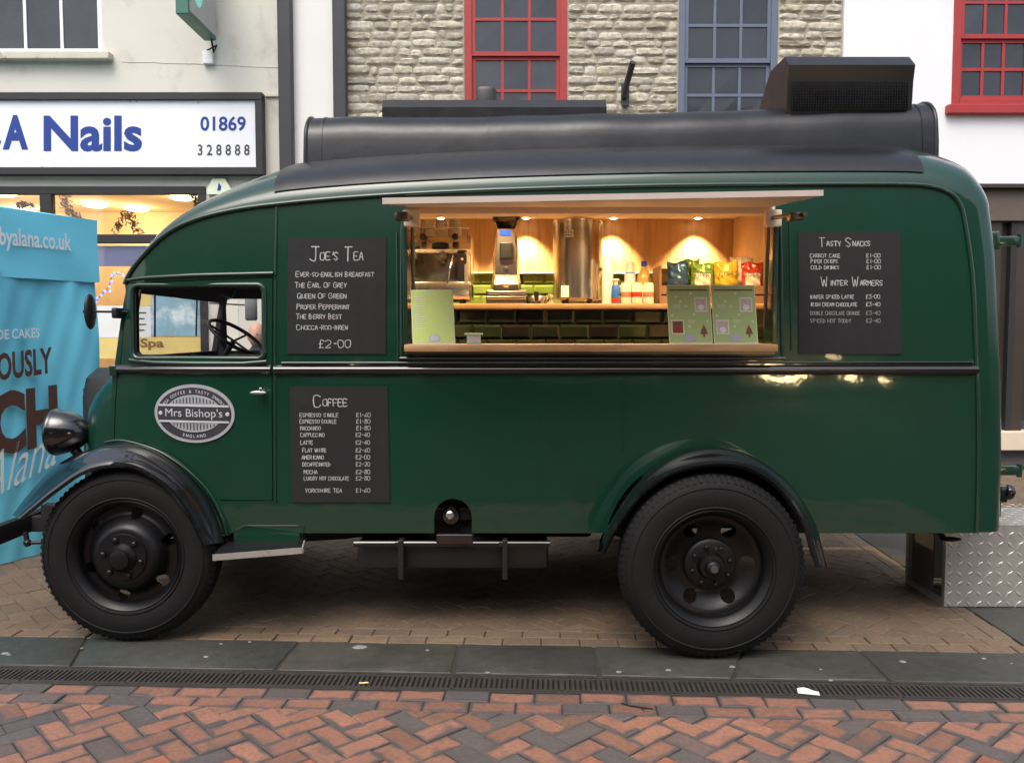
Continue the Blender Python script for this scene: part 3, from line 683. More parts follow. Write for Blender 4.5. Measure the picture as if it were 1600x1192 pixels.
MB().box(jb.x-.06, jb.x+.06, WY-.06, WY, jb.z-.075, jb.z+.075, .008).build('junction_box', 'white_wood', bs_)
# alarm box above the cab
ab = at(345, 293, WY); b = MB(); b.prism([Vector((ab.x-.14, WY-.07, ab.z-.09)), Vector((ab.x+.14, WY-.07, ab.z-.09)), Vector((ab.x+.14, WY-.07, ab.z-.03)), Vector((ab.x+.07, WY-.07, ab.z+.09)), Vector((ab.x-.07, WY-.07, ab.z+.09)), Vector((ab.x-.14, WY-.07, ab.z-.03))], (0, .07, 0))
tag(b.build('alarm_box', 'poster_pale'), 'small pale six sided alarm box below the fascia sign', 'alarm box')
b = MB(); b.prism([Vector((ab.x-.02, WY-.073, ab.z-.05)), Vector((ab.x+.02, WY-.073, ab.z-.05)), Vector((ab.x+.03, WY-.073, ab.z)), Vector((ab.x, WY-.073, ab.z+.04))], (0, .002, 0)); b.build('emblem', 'blue_letter', bpy.data.objects['alarm_box'])
# pilaster between, downpipes
tag(MB().box(XP0, XS, WY-.06, WY+.3, 0, TOP).build('party_wall', 'cream_light'), 'pale painted strip of wall between two black downpipes', 'wall')
for px0, px1, lb_ in ((446, 467, 'black downpipe at the edge of the cream shop building'), (529, 549, 'black downpipe beside the rubble stone building')):
    pr = thing('downpipe', Vector((wx((px0+px1)/2), WY-.1, 0)), lb_, 'downpipe', 'downpipes either side of the pale wall strip')
    xa, xb2 = wx(px0), wx(px1); b = MB(); b.box(xa, xb2, WY-.17, WY-.06, 0, TOP-.3, .015); b.build('pipe', 'pipe', pr)
    for z in (2.2, 6.1): MB().box(xa-.012, xb2+.012, WY-.185, WY-.055, z, z+.06, .006).build('collar', 'pipe', pr)
# --- rubble stone building --------------------------------------------------
stb = thing('stone_building', ((XS+XW)/2, WY, 0), 'rubble stone building with one red and one blue sash window', 'building')
rw = (wx(727), wx(885), wz(203), wz(-40)); bw = (wx(1056), wx(1208), wz(205), wz(-30))
b = MB(); facade(b, XS, XW, 0, TOP, [rw, bw], y=WY+.015); b.build('wall', 'mortar', stb)
sash(stb, *rw[:2], rw[2], rw[3], 3, 2, 2, wz(86), 'red_paint', fw=.085, y=WY+.07)
sash(stb, *bw[:2], bw[2], bw[3], 3, 2, 2, wz(97), 'blue_paint', fw=.075, y=WY+.07)
for wnd, mt in ((rw, 'red_paint'), (bw, 'blue_paint')):
    MB().box(wnd[0]-.03, wnd[1]+.03, WY-.06, WY+.1, wnd[2]-.07, wnd[2], .008).build('window_sill', mt, stb)
    MB().box(wnd[0], wnd[1], WY+.25, WY+.28, wnd[2], wnd[3]).build('dark_room', 'dark_inside', stb)
b = MB(); b.box(XS+.05, XW-.05, WY-.06, WY+.014, .02, 3.3, .01); b.build('bounce_blocker', 'brown_dark', stb)  # unseen dark panel, added to cut light bounced under the van
z = 3.95; rs = random.Random(11)
while z < 5.9:
    h = rs.choice([.065, .08, .09, .105, .118, .095])
    for (xa, xb2) in ((XS+.01, rw[0]-.004), (rw[1]+.004, bw[0]-.004), (bw[1]+.004, XW-.005)):
        x = xa
        while x < xb2-.02:
            wd = min(rs.uniform(.13, .40) if rs.random() > .15 else rs.uniform(.08, .13), xb2-x)
            if xb2-x-wd < .09: wd = xb2-x
            nx, nz_ = max(4, int(wd/.032)), 5; zz0 = z+rs.uniform(-.008, .008); hh = h+rs.uniform(-.014, .012); pr_ = rs.uniform(.012, .030); sk = [rs.uniform(-.014, .014) for _ in range(4)]
            g = .009; b = MB(); rr = random.Random(rs.random()); cache = {}
            def fn(s, t):
                e = min(s, 1-s)*wd; e2 = min(t, 1-t)*hh; dd = min(e/.016, 1)*min(e2/.016, 1)
                xx = x+g+(wd-2*g)*s; z_ = zz0+g*.8+(hh-1.6*g)*t
                cs = (abs(s-.5)*2)**4*(abs(t-.5)*2)**2*.02
                z_ += ((sk[0]*(1-s)+sk[1]*s) if t > .5 else (sk[2]*(1-s)+sk[3]*s))*abs(t-.5)*1.2 + (.5-t)*cs*2 + rr.uniform(-.004, .004)
                yy = WY+.014-(pr_*(max(dd, 0)**.45)+rr.uniform(-.007, .007)*(1 if dd > 0 else 0))
                return Vector((xx+rr.uniform(-.004, .004), yy, z_))
            b.grid(fn, nx, nz_); b.build('stone', 'stone', stb, smooth=55)
            x += wd
    z += h
# flag holder bracket on the stone
fh = at(977, 150, WY-.05); b = MB(); b.box(fh.x-.045, fh.x+.045, WY-.06, WY-.02, fh.z-.12, fh.z+.14, .008); b.tube([Vector((fh.x-.02, WY-.07, fh.z-.02)), Vector((fh.x+.01, WY-.17, fh.z+.14)), Vector((fh.x+.05, WY-.32, fh.z+.30))], .036, 10)
tag(b.build('flag_bracket', 'pipe'), 'small black angled flagpole bracket fixed to the stone wall', 'bracket')
# --- white building ----------------------------------------------------------
wh = thing('white_building', ((XW+XE)/2, WY, 0), 'white painted building with red sash window over brown shopfront', 'building')
vw = (wx(1474), wx(1603), wz(166), wz(-62)); GZ = wz(291)
b = MB(); facade(b, XW, XE, GZ, TOP, [vw], y=WY-.03); b.build('wall', 'white_paint', wh)
sash(wh, vw[0], vw[1], vw[2], vw[3], 3, 2, 2, wz(62), 'red_paint', fw=.085, y=WY+.0)
MB().box(vw[0]-.07, vw[1]+.07, WY-.12, WY+.05, wz(181), wz(167), .008).build('window_sill', 'red_paint', wh)
MB().box(vw[0], vw[1], WY+.2, WY+.25, vw[2], vw[3]).build('dark_room', 'dark_inside', wh)
b = MB(); b.box(XW, XE, WY-.10, WY+.1, GZ-.42, GZ-.05, .01); b.build('shop_fascia', 'brown_panel', wh)
MB().box(XW, XE, WY-.18, WY+.1, GZ-.05, GZ, .008).build('cornice', 'brown_dark', wh)
dx = [wx(1305), wx(1420), wx(1548), wx(1588), wx(1600)+.25, wx(1720), wx(1900)]
for i, x in enumerate(dx): MB().box(x-.07, x+.07, WY-.05, WY+.1, .3, GZ-.42, .01).build('shopfront_post', 'grey_post' if i in (4, 6) else 'brown_dark', wh)
for i in range(len(dx)-1):
    MB().box(dx[i]+.07, dx[i+1]-.07, WY+.03, WY+.05, .55, GZ-.42).build('pane', 'brown_dark', wh)
b = MB(); b.box(dx[0], XE, WY-.16, WY+.1, wz(701), wz(672), .01); b.build('shop_sill', 'sill_cream', wh)
b = MB(); b.box(dx[0], XE, WY-.02, WY+.2, 0, wz(701)); b.build('stall_riser', 'plinth', wh)
b = MB(); b.box(wx(1571), wx(1580), WY-.06, WY+.03, wz(672), GZ-.42, .006); b.build('door_frame', 'sign_frame', wh)
b = MB(); b.box(dx[-1], XE, WY, WY+.2, .3, GZ-.42); b.build('end_wall', 'brown_panel', wh)
# --- terrace on the other side of the street (only its reflection shows in the van's paint)
op = thing('terrace_across_street', (0, -9.2, 0), 'dark brick terrace across the street with lit shop lamps', 'building')
OY = -9.2; oh = [(-9, -6.5, .6, 2.6), (-4.5, -2, .6, 2.6), (.5, 3, .6, 2.6), (4.8, 7.6, .45, 2.5)]+[(x, x+1.1, 3.9, 5.5) for x in (-8.2, -4.4, -.6, 3.2, 7)]
b = MB(); facade(b, -14, 14, 0, 8.3, oh, y=OY-.3); b.build('wall', 'opp_brick', op)
for h in oh: MB().box(h[0], h[1], OY-.2, OY-.19, h[2], h[3]).build('pane', 'pane_sky_tint' if h[0] != 4.8 else 'clear_glass', op)
MB().box(4.6, 7.8, OY-2.5, OY-2.4, .2, 2.7).build('shop_room', 'shop_wall', op)
b = MB(); b.prism([Vector((-14, OY-.3, 8.3)), Vector((-14, OY-.1, 8.3)), Vector((-14, OY-4, 10))], (28, 0, 0)); b.build('roof', 'pipe', op)
for x, z_ in ((5.3, .95), (5.75, 1.05), (6.25, .9), (7.0, 1.3), (5.5, 1.9), (6.6, 1.95)): MB().ell((x, OY-.6, z_), (.16, .16, .13), 14, 8).build('shop_lamp', 'lamp_warm', op)
for x, z_, s in ((5.45, .62, .16), (5.85, .55, .20), (6.15, .66, .12), (7.15, .60, .14), (7.9, .55, .10), (5.5, 1.02, .12), (-3.3, 1.0, .08)): MB().ell((x, OY-.05, z_), (s*1.3, .1, s*.6), 14, 8).build('display_lamp', 'display_lamp', op)
for h in oh:
    b = MB(); b.box(h[0]-.12, h[0], OY-.32, OY+.05, h[2]-.1, h[3]+.1); b.box(h[1], h[1]+.12, OY-.32, OY+.05, h[2]-.1, h[3]+.1); b.box(h[0], h[1], OY-.32, OY+.05, h[3], h[3]+.1); b.box(h[0], h[1], OY-.32, OY+.05, h[2]-.1, h[2]); b.build('window_frame', 'white_wood', op)
for x0, x1, mt in ((-9.3, -6.2, 'sign_green'), (-4.8, -1.7, 'cream_render'), (.2, 3.3, 'blue_paint'), (4.5, 7.9, 'cream_render')): MB().box(x0, x1, OY, OY+.12, 2.75, 3.3, .01).build('shop_fascia', mt, op)
# ------------------------------------------------------------------ the van
YC = 5.37; YB = 4.45
van = thing('coffee_van', (.3, YC, 0), 'vintage dark green coffee van with open serving hatch and black mudguards', 'van')
def ys(x, z):
    y = YB + .058*(z-1.4)**2*(1 if z > 1.4 else .45)
    if x < -1.55: y += .22*(-1.55-x)**2
    return y
def sp(px, py, Y=YB): p = at(px, py, Y); return (p.x, p.z)
# bead curve: roof gutter from cab front to rear, then down the rear corner
Bpx = [(191, 444), (197, 430), (211, 410), (242, 378), (272, 357), (302, 344), (332, 335), (375, 326), (428, 319), (520, 310), (640, 302), (800, 295), (1000, 289.5), (1200, 287), (1350, 286.5), (1430, 287.5), (1465, 292), (1488, 302), (1502, 320), (1508, 350), (1516, 430), (1524, 540), (1528, 640), (1529, 740), (1528, 833)]
Bc = [Vector((p.x, 0, p.z)) for p in (at(x, y, YB+.03 if y < 520 else YB) for x, y in Bpx)]
NB = 150
BP = cat_rom(Bc, NB)
def roof_b(x, z, nz):
    """how far the shell swells beyond the bead"""
    if z > 2.0 or x < 0:
        t = min(1, max(0, (x+2.03)/.85)); b_ = .02+.31*(t**.75)
    else: b_ = .21
    if x > 1.9:
        k = min(1, max(0, (.75-nz)/.70)); b_ = .33*(1-k)+.21*k
    return b_
def shell(s, t, off=0, side=1):
    i = s*NB; k = min(int(i), NB-1); f = i-k; P = BP[k].lerp(BP[k+1], f)
    T = (BP[min(k+2, NB)]-BP[max(k-1, 0)]).normalized(); N = Vector((-T.z, 0, T.x))
    if N.z < 0 and P.x < 0: N = -N
    b_ = roof_b(P.x, P.z, N.z); rear = min(1, max(0, (1.0-N.z)/.8)) if P.x > 1 else 0
    p = 1-.55*rear; th = t*math.pi/2
    y0 = ys(P.x, P.z); sn, cs = math.sin(th)**p, (max(0, math.cos(th)))**p
    q = P+N*(b_*sn+off*(.3+.7*sn)); y = y0+(YC-y0)*(1-cs)-off*cs
    if side < 0: y = 2*YC-y
    return Vector((q.x, y, q.z))
nt_ = 22
def tt(j): return (j/nt_)**1.0
b = MB(); n = NB*1
vs = [[shell(i/n, tt(j)) for j in range(nt_+1)]+[shell(i/n, tt(j), 0, -1) for j in range(nt_-1, -1, -1)] for i in range(n+1)]
W_ = len(vs[0]); b.add([p for r in vs for p in r], [(i*W_+j, (i+1)*W_+j, (i+1)*W_+j+1, i*W_+j+1) for i in range(n) for j in range(W_-1)])
body = b.build('roof_and_rear_shell', 'green', van, smooth=50)
# felt roof covering
xa, xb = at(430, 300, YB+.1).x, at(1476, 270, YB+.2).x
i0 = min(range(NB+1), key=lambda i: abs(BP[i].x-xa)+(9 if i > 100 and 0 else 0)); i1 = min((i for i in range(NB+1) if BP[i].z > 2.1), key=lambda i: abs(BP[i].x-2.13))
tl = [.13+(1-.13)*j/18 for j in range(19)]
b = MB(); rows = []
for i in range(i0, i1+1): rows.append([shell(i/NB, t, .007) for t in tl]+[shell(i/NB, t, .007, -1) for t in tl[::-1][1:]])
W_ = len(rows[0]); b.add([p for r in rows for p in r], [(i*W_+j, (i+1)*W_+j, (i+1)*W_+j+1, i*W_+j+1) for i in range(len(rows)-1) for j in range(W_-1)])
b.build('roof_covering', 'roof_felt', van, smooth=50)
# side panels -------------------------------------------------------------
def arc_px(cx, cy, rx, ry, a0, a1, n=28): return [(cx+rx*math.cos(R(a0+(a1-a0)*k/n)), cy-ry*math.sin(R(a0+(a1-a0)*k/n))) for k in range(n+1)]
top = [(p.x, p.z) for p in BP]
zb = sp(800, 834)[1]
low = [(BP[-1].x, zb)]
low += [sp(*q) for q in arc_px(1097, 862, 152, 152, 11, 169)]
low = [low[0], (low[1][0], zb)]+low[1:]+[(low[-1][0], zb)]
low += [(sp(737, 834)[0], zb)]+[sp(*q) for q in arc_px(707.5, 809, 29.5, 29.5, 0, 180, 12)]+[(sp(678, 834)[0], zb)]
fm = [(339, 834), (334, 815), (318, 782), (285, 745), (240, 716), (190, 706), (158, 708)]
low += [sp(*q) for q in fm]
front = [sp(*q) for q in ((160, 690), (163, 640), (168, 585), (174, 545), (182, 490), (188, 455))]
outline = top+low+front
door_px = [(174.5, 586), (181, 560), (186, 500), (192, 441), (426, 433), (426, 783), (342, 783), (330, 764), (300, 733), (262, 709), (222, 695), (190, 690), (168, 690), (170, 640)]
door_out = [sp(*q) for q in door_px]
def shrink(poly, d_):
    cx = sum(p[0] for p in poly)/len(poly); cz = sum(p[1] for p in poly)/len(poly)
    return [(p[0]+(cx-p[0])*d_/max(.05, math.hypot(cx-p[0], cz-p[1])), p[1]+(cz-p[1])*d_/max(.05, math.hypot(cx-p[0], cz-p[1]))) for p in poly]
wx0, wz0 = sp(203, 559); wx1, wz1 = sp(411, 446)
win = rrect(wx0, wx1, wz0, wz1, .035)
hx0, hz0 = sp(634, 551); hx1, hz1 = sp(1213, 329)
hatch = [(hx0, hz0), (hx1, hz0), (hx1, hz1), (hx0, hz1)]
b = MB(); panel(b, outline, [hatch, door_out], ys, .012, .045); side = b.build('side_panel', 'green', van, smooth=40)
b = MB(); panel(b, shrink(door_out, .006), [win], lambda x, z: ys(x, z)-.002, .03, .04); door = b.build('cab_door', 'green', van, smooth=40)
# dark lining visible in the door gap
b = MB(); panel(b, [(p[0], p[1]) for p in shrink(door_out, -.03)], [rrect(wx0+.012, wx1-.012, wz0+.012, wz1-.012, .03)], lambda x, z: ys(x, z)+.032, .02, .08); b.build('door_lining', 'dark_inside', van)
# off side
b = MB(); lowf = [(BP[-1].x, zb), (low[2][0], zb)]+low[2:31]+[(low[30][0], zb), (sp(339, 834)[0], zb)]+[sp(*q) for q in fm]
panel(b, top+lowf+front, [win], lambda x, z: 2*YC-ys(x, z), -.012, .07)
for v in b.v:
    if v.z < 2.0: v.x -= .09*max(0, min(1, (-1.4-v.x)/.5))
b.build('off_side_panel', 'green', van, smooth=40)
# window surround and glass
def loop_tube(b, loop, fy, r, n=8, dy=0):
    L = [Vector((p[0], fy(p[0], p[1])+dy, p[1])) for p in loop]; L = L+[L[0], L[1]]; b.tube(L, r, n, caps=False)
b = MB(); loop_tube(b, rrect(wx0-.004, wx1+.004, wz0-.004, wz1+.004, .038, 8), ys, .013, 8, -.004)
wf = b.build('window_frame', 'green_bead', door, smooth=60)
b = MB(); panel(b, rrect(wx0, wx1, wz0, wz1, .035), [], lambda x, z: ys(x, z)+.014, .004, .2); b.build('window_glass', 'clear_glass', door)
b = MB(); loop_tube(b, rrect(wx0+.008, wx1-.008, wz0+.008, wz1-.008, .03, 8), ys, .008, 6, .012); b.build('rubber_seal', 'plastic_black', door, smooth=60)
b = MB(); b.tube([(sp(x, y)[0], ys(*sp(x, y))-.004, sp(x, y)[1]) for x, y in ((197, 563), (240, 567), (300, 568), (380, 568), (417, 565))], .012, 8); b.build('window_sill', 'green_bead', door, smooth=60)
b = MB(); panel(b, rrect(wx0, wx1, wz0, wz1, .035), [], lambda x, z: 2*YC-ys(x, z)-.012, .004, .2); b.build('window_glass', 'clear_glass', van)
# beads
b = MB(); b.tube([(p.x, ys(p.x, p.z)-.006, p.z) for p in BP], .011, 8); b.build('gutter_bead', 'green_bead', van, smooth=60)
def strip(name, pxs, r, mat, dy=-.004, parent=None, n=8, Y=YB):
    b = MB(); P = [sp(*q, Y) for q in pxs]; P = [Vector((p[0], 0, p[1])) for p in P]; P = resample(P, .06, False)
    b.tube([(p.x, ys(p.x, p.z)+dy, p.z) for p in P], r, n); return b.build(name, mat, parent or van, smooth=60)
strip('cab_bead', [(192, 437), (215, 434), (300, 430), (426, 427)], .010, 'green_bead', -.006)
strip('cab_bead', [(429, 280+42), (429.5, 430)], .006, 'green_bead')
strip('panel_bead', [(430, 437), (430, 786)], .0045, 'green_bead')
strip('panel_bead', [(619, 362), (621, 470), (622, 565)], .006, 'green_bead')
strip('panel_bead', [(973, 590), (973, 705)], .004, 'green')
strip('panel_bead', [(1236, 330), (1236, 548)], .004, 'green')
strip('panel_bead', [(440, 575), (630, 575)], .010, 'green_bead', -.003)
# arch edge bead on the body
b = MB(); P = cat_rom([Vector((sp(*q)[0], 0, sp(*q)[1])) for q in ((352, 836), (345, 808), (326, 770), (292, 735), (250, 708), (215, 696), (180, 690), (152, 694))], 40); b.tube([(p.x, ys(p.x, p.z)-.003, p.z) for p in P], .006, 8); b.build('arch_bead', 'green_bead', van, smooth=60)
# black waist rail: half round moulding
def waist(x0, x1, name):
    za, zc = sp(800, 586)[1], sp(800, 570)[1]; zm = (za+zc)/2; hh = (zc-za)/2; b = MB(); N = max(2, int((x1-x0)/.08)); rs_ = []
    for i in range(N+1):
        x = x0+(x1-x0)*i/N; rs_.append([Vector((x, ys(x, zm)+.01-.038*math.sin(math.pi*k/8), zm+hh*math.cos(math.pi*k/8)*(1 if k else 1))) for k in range(9)])
    b.rings(rs_); return b.build(name, 'black_trim', van, smooth=70)
waist(sp(176, 580)[0], sp(424, 580)[0], 'waist_rail'); waist(sp(429, 580)[0], sp(1526, 580)[0], 'waist_rail')
strip('waist_bead', [(440, 567), (1520, 566)], .006, 'black_trim', -.006)
b = MB(); b.box(*[sp(169, 575)[0]-.015, sp(169, 575)[0]+.025], ys(sp(169, 575)[0], 1.4)-.03, ys(sp(169, 575)[0], 1.4)+.01, sp(169, 588)[1], sp(169, 571)[1], .006); b.build('door_hinge', 'green_bead', door)
# door handle
h = at(405, 613, YB-.03); b = MB(); b.ell(h+Vector((0, -.02, 0)), (.045, .012, .011), 16, 8); b.tube([h+Vector((.012, .03, 0)), h+Vector((.012, -.02, 0))], .01, 8); b.box(h.x+.008, h.x+.022, h.y-.03, h.y-.01, h.z-.002, h.z+.026, .003); b.build('handle', 'chrome', door, smooth=50)
# oval badge ---------------------------------------------------------------
bc = at(303.5, 646, YB); rx, rz = 64/301.5, 46/301.5; tl_ = math.tan(R(-3.5))
def bmap(x, y, d_=0):
    X, Z = bc.x+x, bc.z+y+x*tl_*.3; return Vector((X, ys(X, Z)-.006-d_, Z))
def disc(name, a, c, d0, d1, mat, par, n=56, clipz=None):
    b = MB(); ring = [(a*math.cos(6.2832*k/n), c*math.sin(6.2832*k/n)) for k in range(n)]
    if clipz: ring = [(p[0], max(clipz[0], min(clipz[1], p[1]))) for p in ring]
    b.rings([[bmap(*p, d0) for p in ring], [bmap(*p, d1) for p in ring]]); return b.build(name, mat, par, smooth=30)
bd = disc('badge', rx, rz, -.004, .004, 'badge_silver', van); bd['label'] = 'oval silver name badge on the cab door'
disc('badge_field', rx*.925, rz*.89, .004, .0055, 'badge_dark', bd)
disc('badge_centre', rx*.70, rz*.64, .0055, .007, 'badge_silver', bd)
zz = rz*.24
def bandp(b, x0, x1, y0, y1, d_):
    n = 16; b.rings([[bmap(x0+(x1-x0)*k/n, y, d_+e) for y, e in ((y0, -.001), (y0, .0006), (y1, .0006), (y1, -.001))] for k in range(n+1)])
b = MB()
bandp(b, -rx*.895, rx*.895, -zz, zz, .0075); b.build('name_band', 'badge_dark', bd)
for s_ in (-1, 1):
    b = MB(); y0 = zz*s_; bandp(b, -rx*.87, rx*.87, min(y0, y0+.010*s_), max(y0, y0+.010*s_), .0088); b.build('band_edge', 'badge_light', bd)
    for k in range(-6, 7):
        hh = rz*.22*(1-(abs(k)/7.2)**2)+.001; x = k*rx*.083; y0 = s_*(zz+.016); b = MB()
        b.prism([bmap(p, q, .0075) for p, q in ((x-.0026, y0), (x+.0026, y0), (x+.0026, y0+s_*hh), (x-.0026, y0+s_*hh))], (0, -.0008, 0)); b.build('badge_slot', 'badge_dark', bd)
    b = MB(); ring = [(s_*rx*.835+.0105*math.cos(.3927*k), .0105*math.sin(.3927*k)) for k in range(16)]; b.rings([[bmap(*p, .0086) for p in ring], [bmap(p[0]*1, p[1]*.8, .0115) for p in ring]]); b.build('badge_rivet', 'badge_light', bd)
put_text('lettering', "Mrs Bishop's", (-rx*.71, rx*.71, -zz*.82, zz*.72), lambda x, y: bmap(x, y, .0095), 'badge_light', bd, .0)
def arc_text(s, a0, a1, k1, k2, hgt, up):
    n = len(s)
    for i, ch in enumerate(s):
        if ch == ' ': continue
        a = R(a0+(a1-a0)*(i+.5)/n); px_, pz_ = rx*k1*math.cos(a), rz*k2*math.sin(a)
        tx, tz = -rx*k1*math.sin(a)*up, rz*k2*math.cos(a)*up; L = math.hypot(tx, tz); tx, tz = tx/L, tz/L
        if up < 0 and 0: pass
        vs_, fs_2 = font_tris(ch, .012); x0 = min(v[0] for v in vs_); x1 = max(v[0] for v in vs_); sc_ = hgt/.72
        b = MB(); b.add([bmap(px_+((v[0]-(x0+x1)/2)*sc_*.85)*tx-(v[1]-.36)*sc_*tz, pz_+((v[0]-(x0+x1)/2)*sc_*.85)*tz+(v[1]-.36)*sc_*tx, .0065) for v in vs_], fs_2); b.build('letter', 'badge_light', bd)
arc_text('TEA COFFEE & TASTY SNACKS', 158, 22, .80, .76, .0165, -1)
arc_text('ENGLAND', 248, 292, .80, .77, .017, 1)
# nose -----------------------------------------------------------------------
b = MB(); nz_, na = 14, 26; rows = []
zl = [.84+(1.405-.84)*i/nz_ for i in range(nz_+1)]
def nose(z, a):
    k = max(0, (z-.84)/(1.40-.84)); xf = -2.09-.30*(1-k**5)
    x0 = sp(163, 640)[0]+.012-.0*k; hw = YC-ys(x0, z)-.004
    p = .50; c_, s_ = abs(math.cos(a))**p*(1 if math.cos(a) >= 0 else -1), abs(math.sin(a))**p
    return Vector((x0+(xf-x0)*s_, YC-hw*c_*(1-.08*s_), z-.03*s_*max(0, k-.5)))
rows = [[nose(z, math.pi*j/na) for j in range(na+1)] for z in zl]
b.add([p for r in rows for p in r], [(i*(na+1)+j, i*(na+1)+j+1, (i+1)*(na+1)+j+1, (i+1)*(na+1)+j) for i in range(nz_) for j in range(na)])
b.f.append(tuple(nz_*(na+1)+j for j in range(na+1)))
b.build('nose', 'green', van, smooth=60)
b = MB(); b.rings([[Vector((x, YC+yy, zz)) for yy, zz in ((-w_, .6), (-w_, 1.22), (-w_*.85, 1.33), (-w_*.4, 1.385), (w_*.4, 1.385), (w_*.85, 1.33), (w_, 1.22), (w_, .6))] for x, w_ in ((-2.2, .36), (-2.50, .34), (-2.54, .31))]); b.build('radiator_shell', 'black_satin', van, smooth=40)
for k in range(9): MB().box(-2.555, -2.54, YC-.26+k*.065-.012, YC-.26+k*.065+.012, .68, 1.27).build('grille_bar', 'chrome', van)
# windscreen and cab shell
xs0, xs1 = sp(172, 580)[0], sp(191, 446)[0]; zs0, zs1 = 1.42, sp(191, 446)[1]+.01
def wsp(f, y): return Vector((xs0+(xs1-xs0)*f+.02-.09*max(0, min(1, (y-4.5)/1.7)), y, zs0+(zs1-zs0)*f))
ya, yb_ = ys(xs0, 1.5)+.01, 2*YC-ys(xs0, 1.5)-.01
def bar(b, f0, f1, y0, y1, t=.03):
    b.add([wsp(f0, y0), wsp(f0, y1), wsp(f1, y1), wsp(f1, y0)]+[p+Vector((t, 0, 0)) for p in (wsp(f0, y0), wsp(f0, y1), wsp(f1, y1), wsp(f1, y0))], [(0,1,2,3),(7,6,5,4),(0,4,5,1),(1,5,6,2),(2,6,7,3),(3,7,4,0)])
b = MB(); bar(b, 0, 1, ya, ya+.07); bar(b, 0, 1, yb_-.07, yb_); bar(b, .9, 1.06, ya+.07, yb_-.07); bar(b, -.04, .12, ya+.07, yb_-.07); b.build('windscreen_frame', 'cab_lining', van)
for a_, c_ in ((ya+.07, yb_-.07),):
    b = MB(); b.add([wsp(.12, a_)+Vector((.012, 0, 0)), wsp(.12, c_)+Vector((.012, 0, 0)), wsp(.9, c_)+Vector((.012, 0, 0)), wsp(.9, a_)+Vector((.012, 0, 0))], [(0, 1, 2, 3)]); b.build('windscreen', 'clear_glass', van)
for yw in (YC-.42, YC+.35):
    b = MB(); p = wsp(.92, yw)+Vector((-.03, 0, 0)); q = wsp(.36, yw+.10)+Vector((-.03, 0, 0)); b.tube([p, q], .006, 6); b.build('wiper', 'plastic_black', van)
# cab inside: scuttle, dash, floor, bulkhead, roof lining, seats
b = MB(); b.box(xs0+.03, xs0+.30, ya+.03, yb_-.03, 1.28, 1.45, .03); b.build('dashboard', 'dark_inside', van)
b = MB(); b.box(-2.0, -1.22, YB+.06, 2*YC-YB-.06, .78, .82); b.build('cab_floor', 'dark_inside', van)
b = MB(); b.box(-1.235, -1.20, YB+.17, 2*YC-YB-.17, .8, 2.34); b.build('bulkhead', 'cab_lining', van)
for yy in (YC-.42, YC+.42):
    b = MB(); b.box(-1.66, -1.25, yy-.25, yy+.25, 1.02, 1.16, .04); b.box(-1.36, -1.25, yy-.24, yy+.24, 1.16, 1.46, .04); b.build('cab_seat', 'dark_inside', van, smooth=40)
sw = at(369, 527, 5.85); b = MB(); ax = Vector((.50, -.12, .72)).normalized(); u_ = ax.cross(Vector((0, 1, 0))).normalized(); v_ = ax.cross(u_)
loop = [sw+(u_*math.cos(6.2832*k/28)+v_*math.sin(6.2832*k/28))*.20 for k in range(28)]; b.tube(loop+[loop[0], loop[1]], .013, 8, caps=False)
for a in (0, 2.09, 4.19): b.tube([sw-ax*.03, sw+(u_*math.cos(a+.5)+v_*math.sin(a+.5))*.2], .008, 6)
b.tube([sw-ax*.03, sw-ax*.42], .02, 8); b.build('steering_wheel', 'plastic_black', van, smooth=60)
# mirrors
m0 = at(141, 487, 4.42); b = MB(); b.ell(m0, (.020, .055, .092), 16, 10); b.ell(m0+Vector((-.025, .0, 0)), (.014, .012, .012), 10, 6); mir = b.build('door_mirror', 'black_satin', van, smooth=60)
b = MB(); p1_ = at(186, 487, 4.45); b.tube([m0+Vector((.015, 0, .0)), Vector((p1_.x+.02, 4.50, p1_.z))], .006, 8); b.box(p1_.x-.028, p1_.x+.0, 4.42, 4.56, p1_.z-.035, p1_.z+.02, .008); b.build('mirror_arm', 'black_satin', mir, smooth=60)
m1 = at(392, 481, 6.42); b = MB(); b.box(m1.x-.045, m1.x+.045, m1.y-.01, m1.y+.02, m1.z-.095, m1.z+.095, .012); mir2 = b.build('door_mirror', 'grey_post', van, smooth=60)
b = MB(); p1_ = at(350, 474, 6.36); b.tube([m1+Vector((-.03, .02, .02)), Vector((p1_.x-.1, 6.33, p1_.z))], .006, 6); b.build('mirror_arm', 'plastic_black', mir2)
# headlamps
def headlamp(px, py, Y, s=.112):
    c = at(px, py, Y); b = MB()
    prof = [(.006, .122), (.036, .114), (.068, .090), (.096, .048), (.114, .0), (.122, -.035), (.124, -.05), (.127, -.054), (.127, -.070), (.120, -.076)]
    b.lathe([(r, h_) for r, h_ in prof], c, 'x', 28); hl = b.build('headlamp', 'black_gloss', van, smooth=50)
    MB().lathe([(.118, -.075), (.095, -.094), (.05, -.108), (.004, -.112)], c, 'x', 24).build('lens', 'black_gloss', hl, smooth=50)
    b = MB(); b.tube([c+Vector((.03, 0, -.09)), c+Vector((.07, .05, -.18))], [.028, .02], 10); b.build('bracket', 'black_satin', hl)
headlamp(106, 675, 4.62); headlamp(225, 672, 6.2)
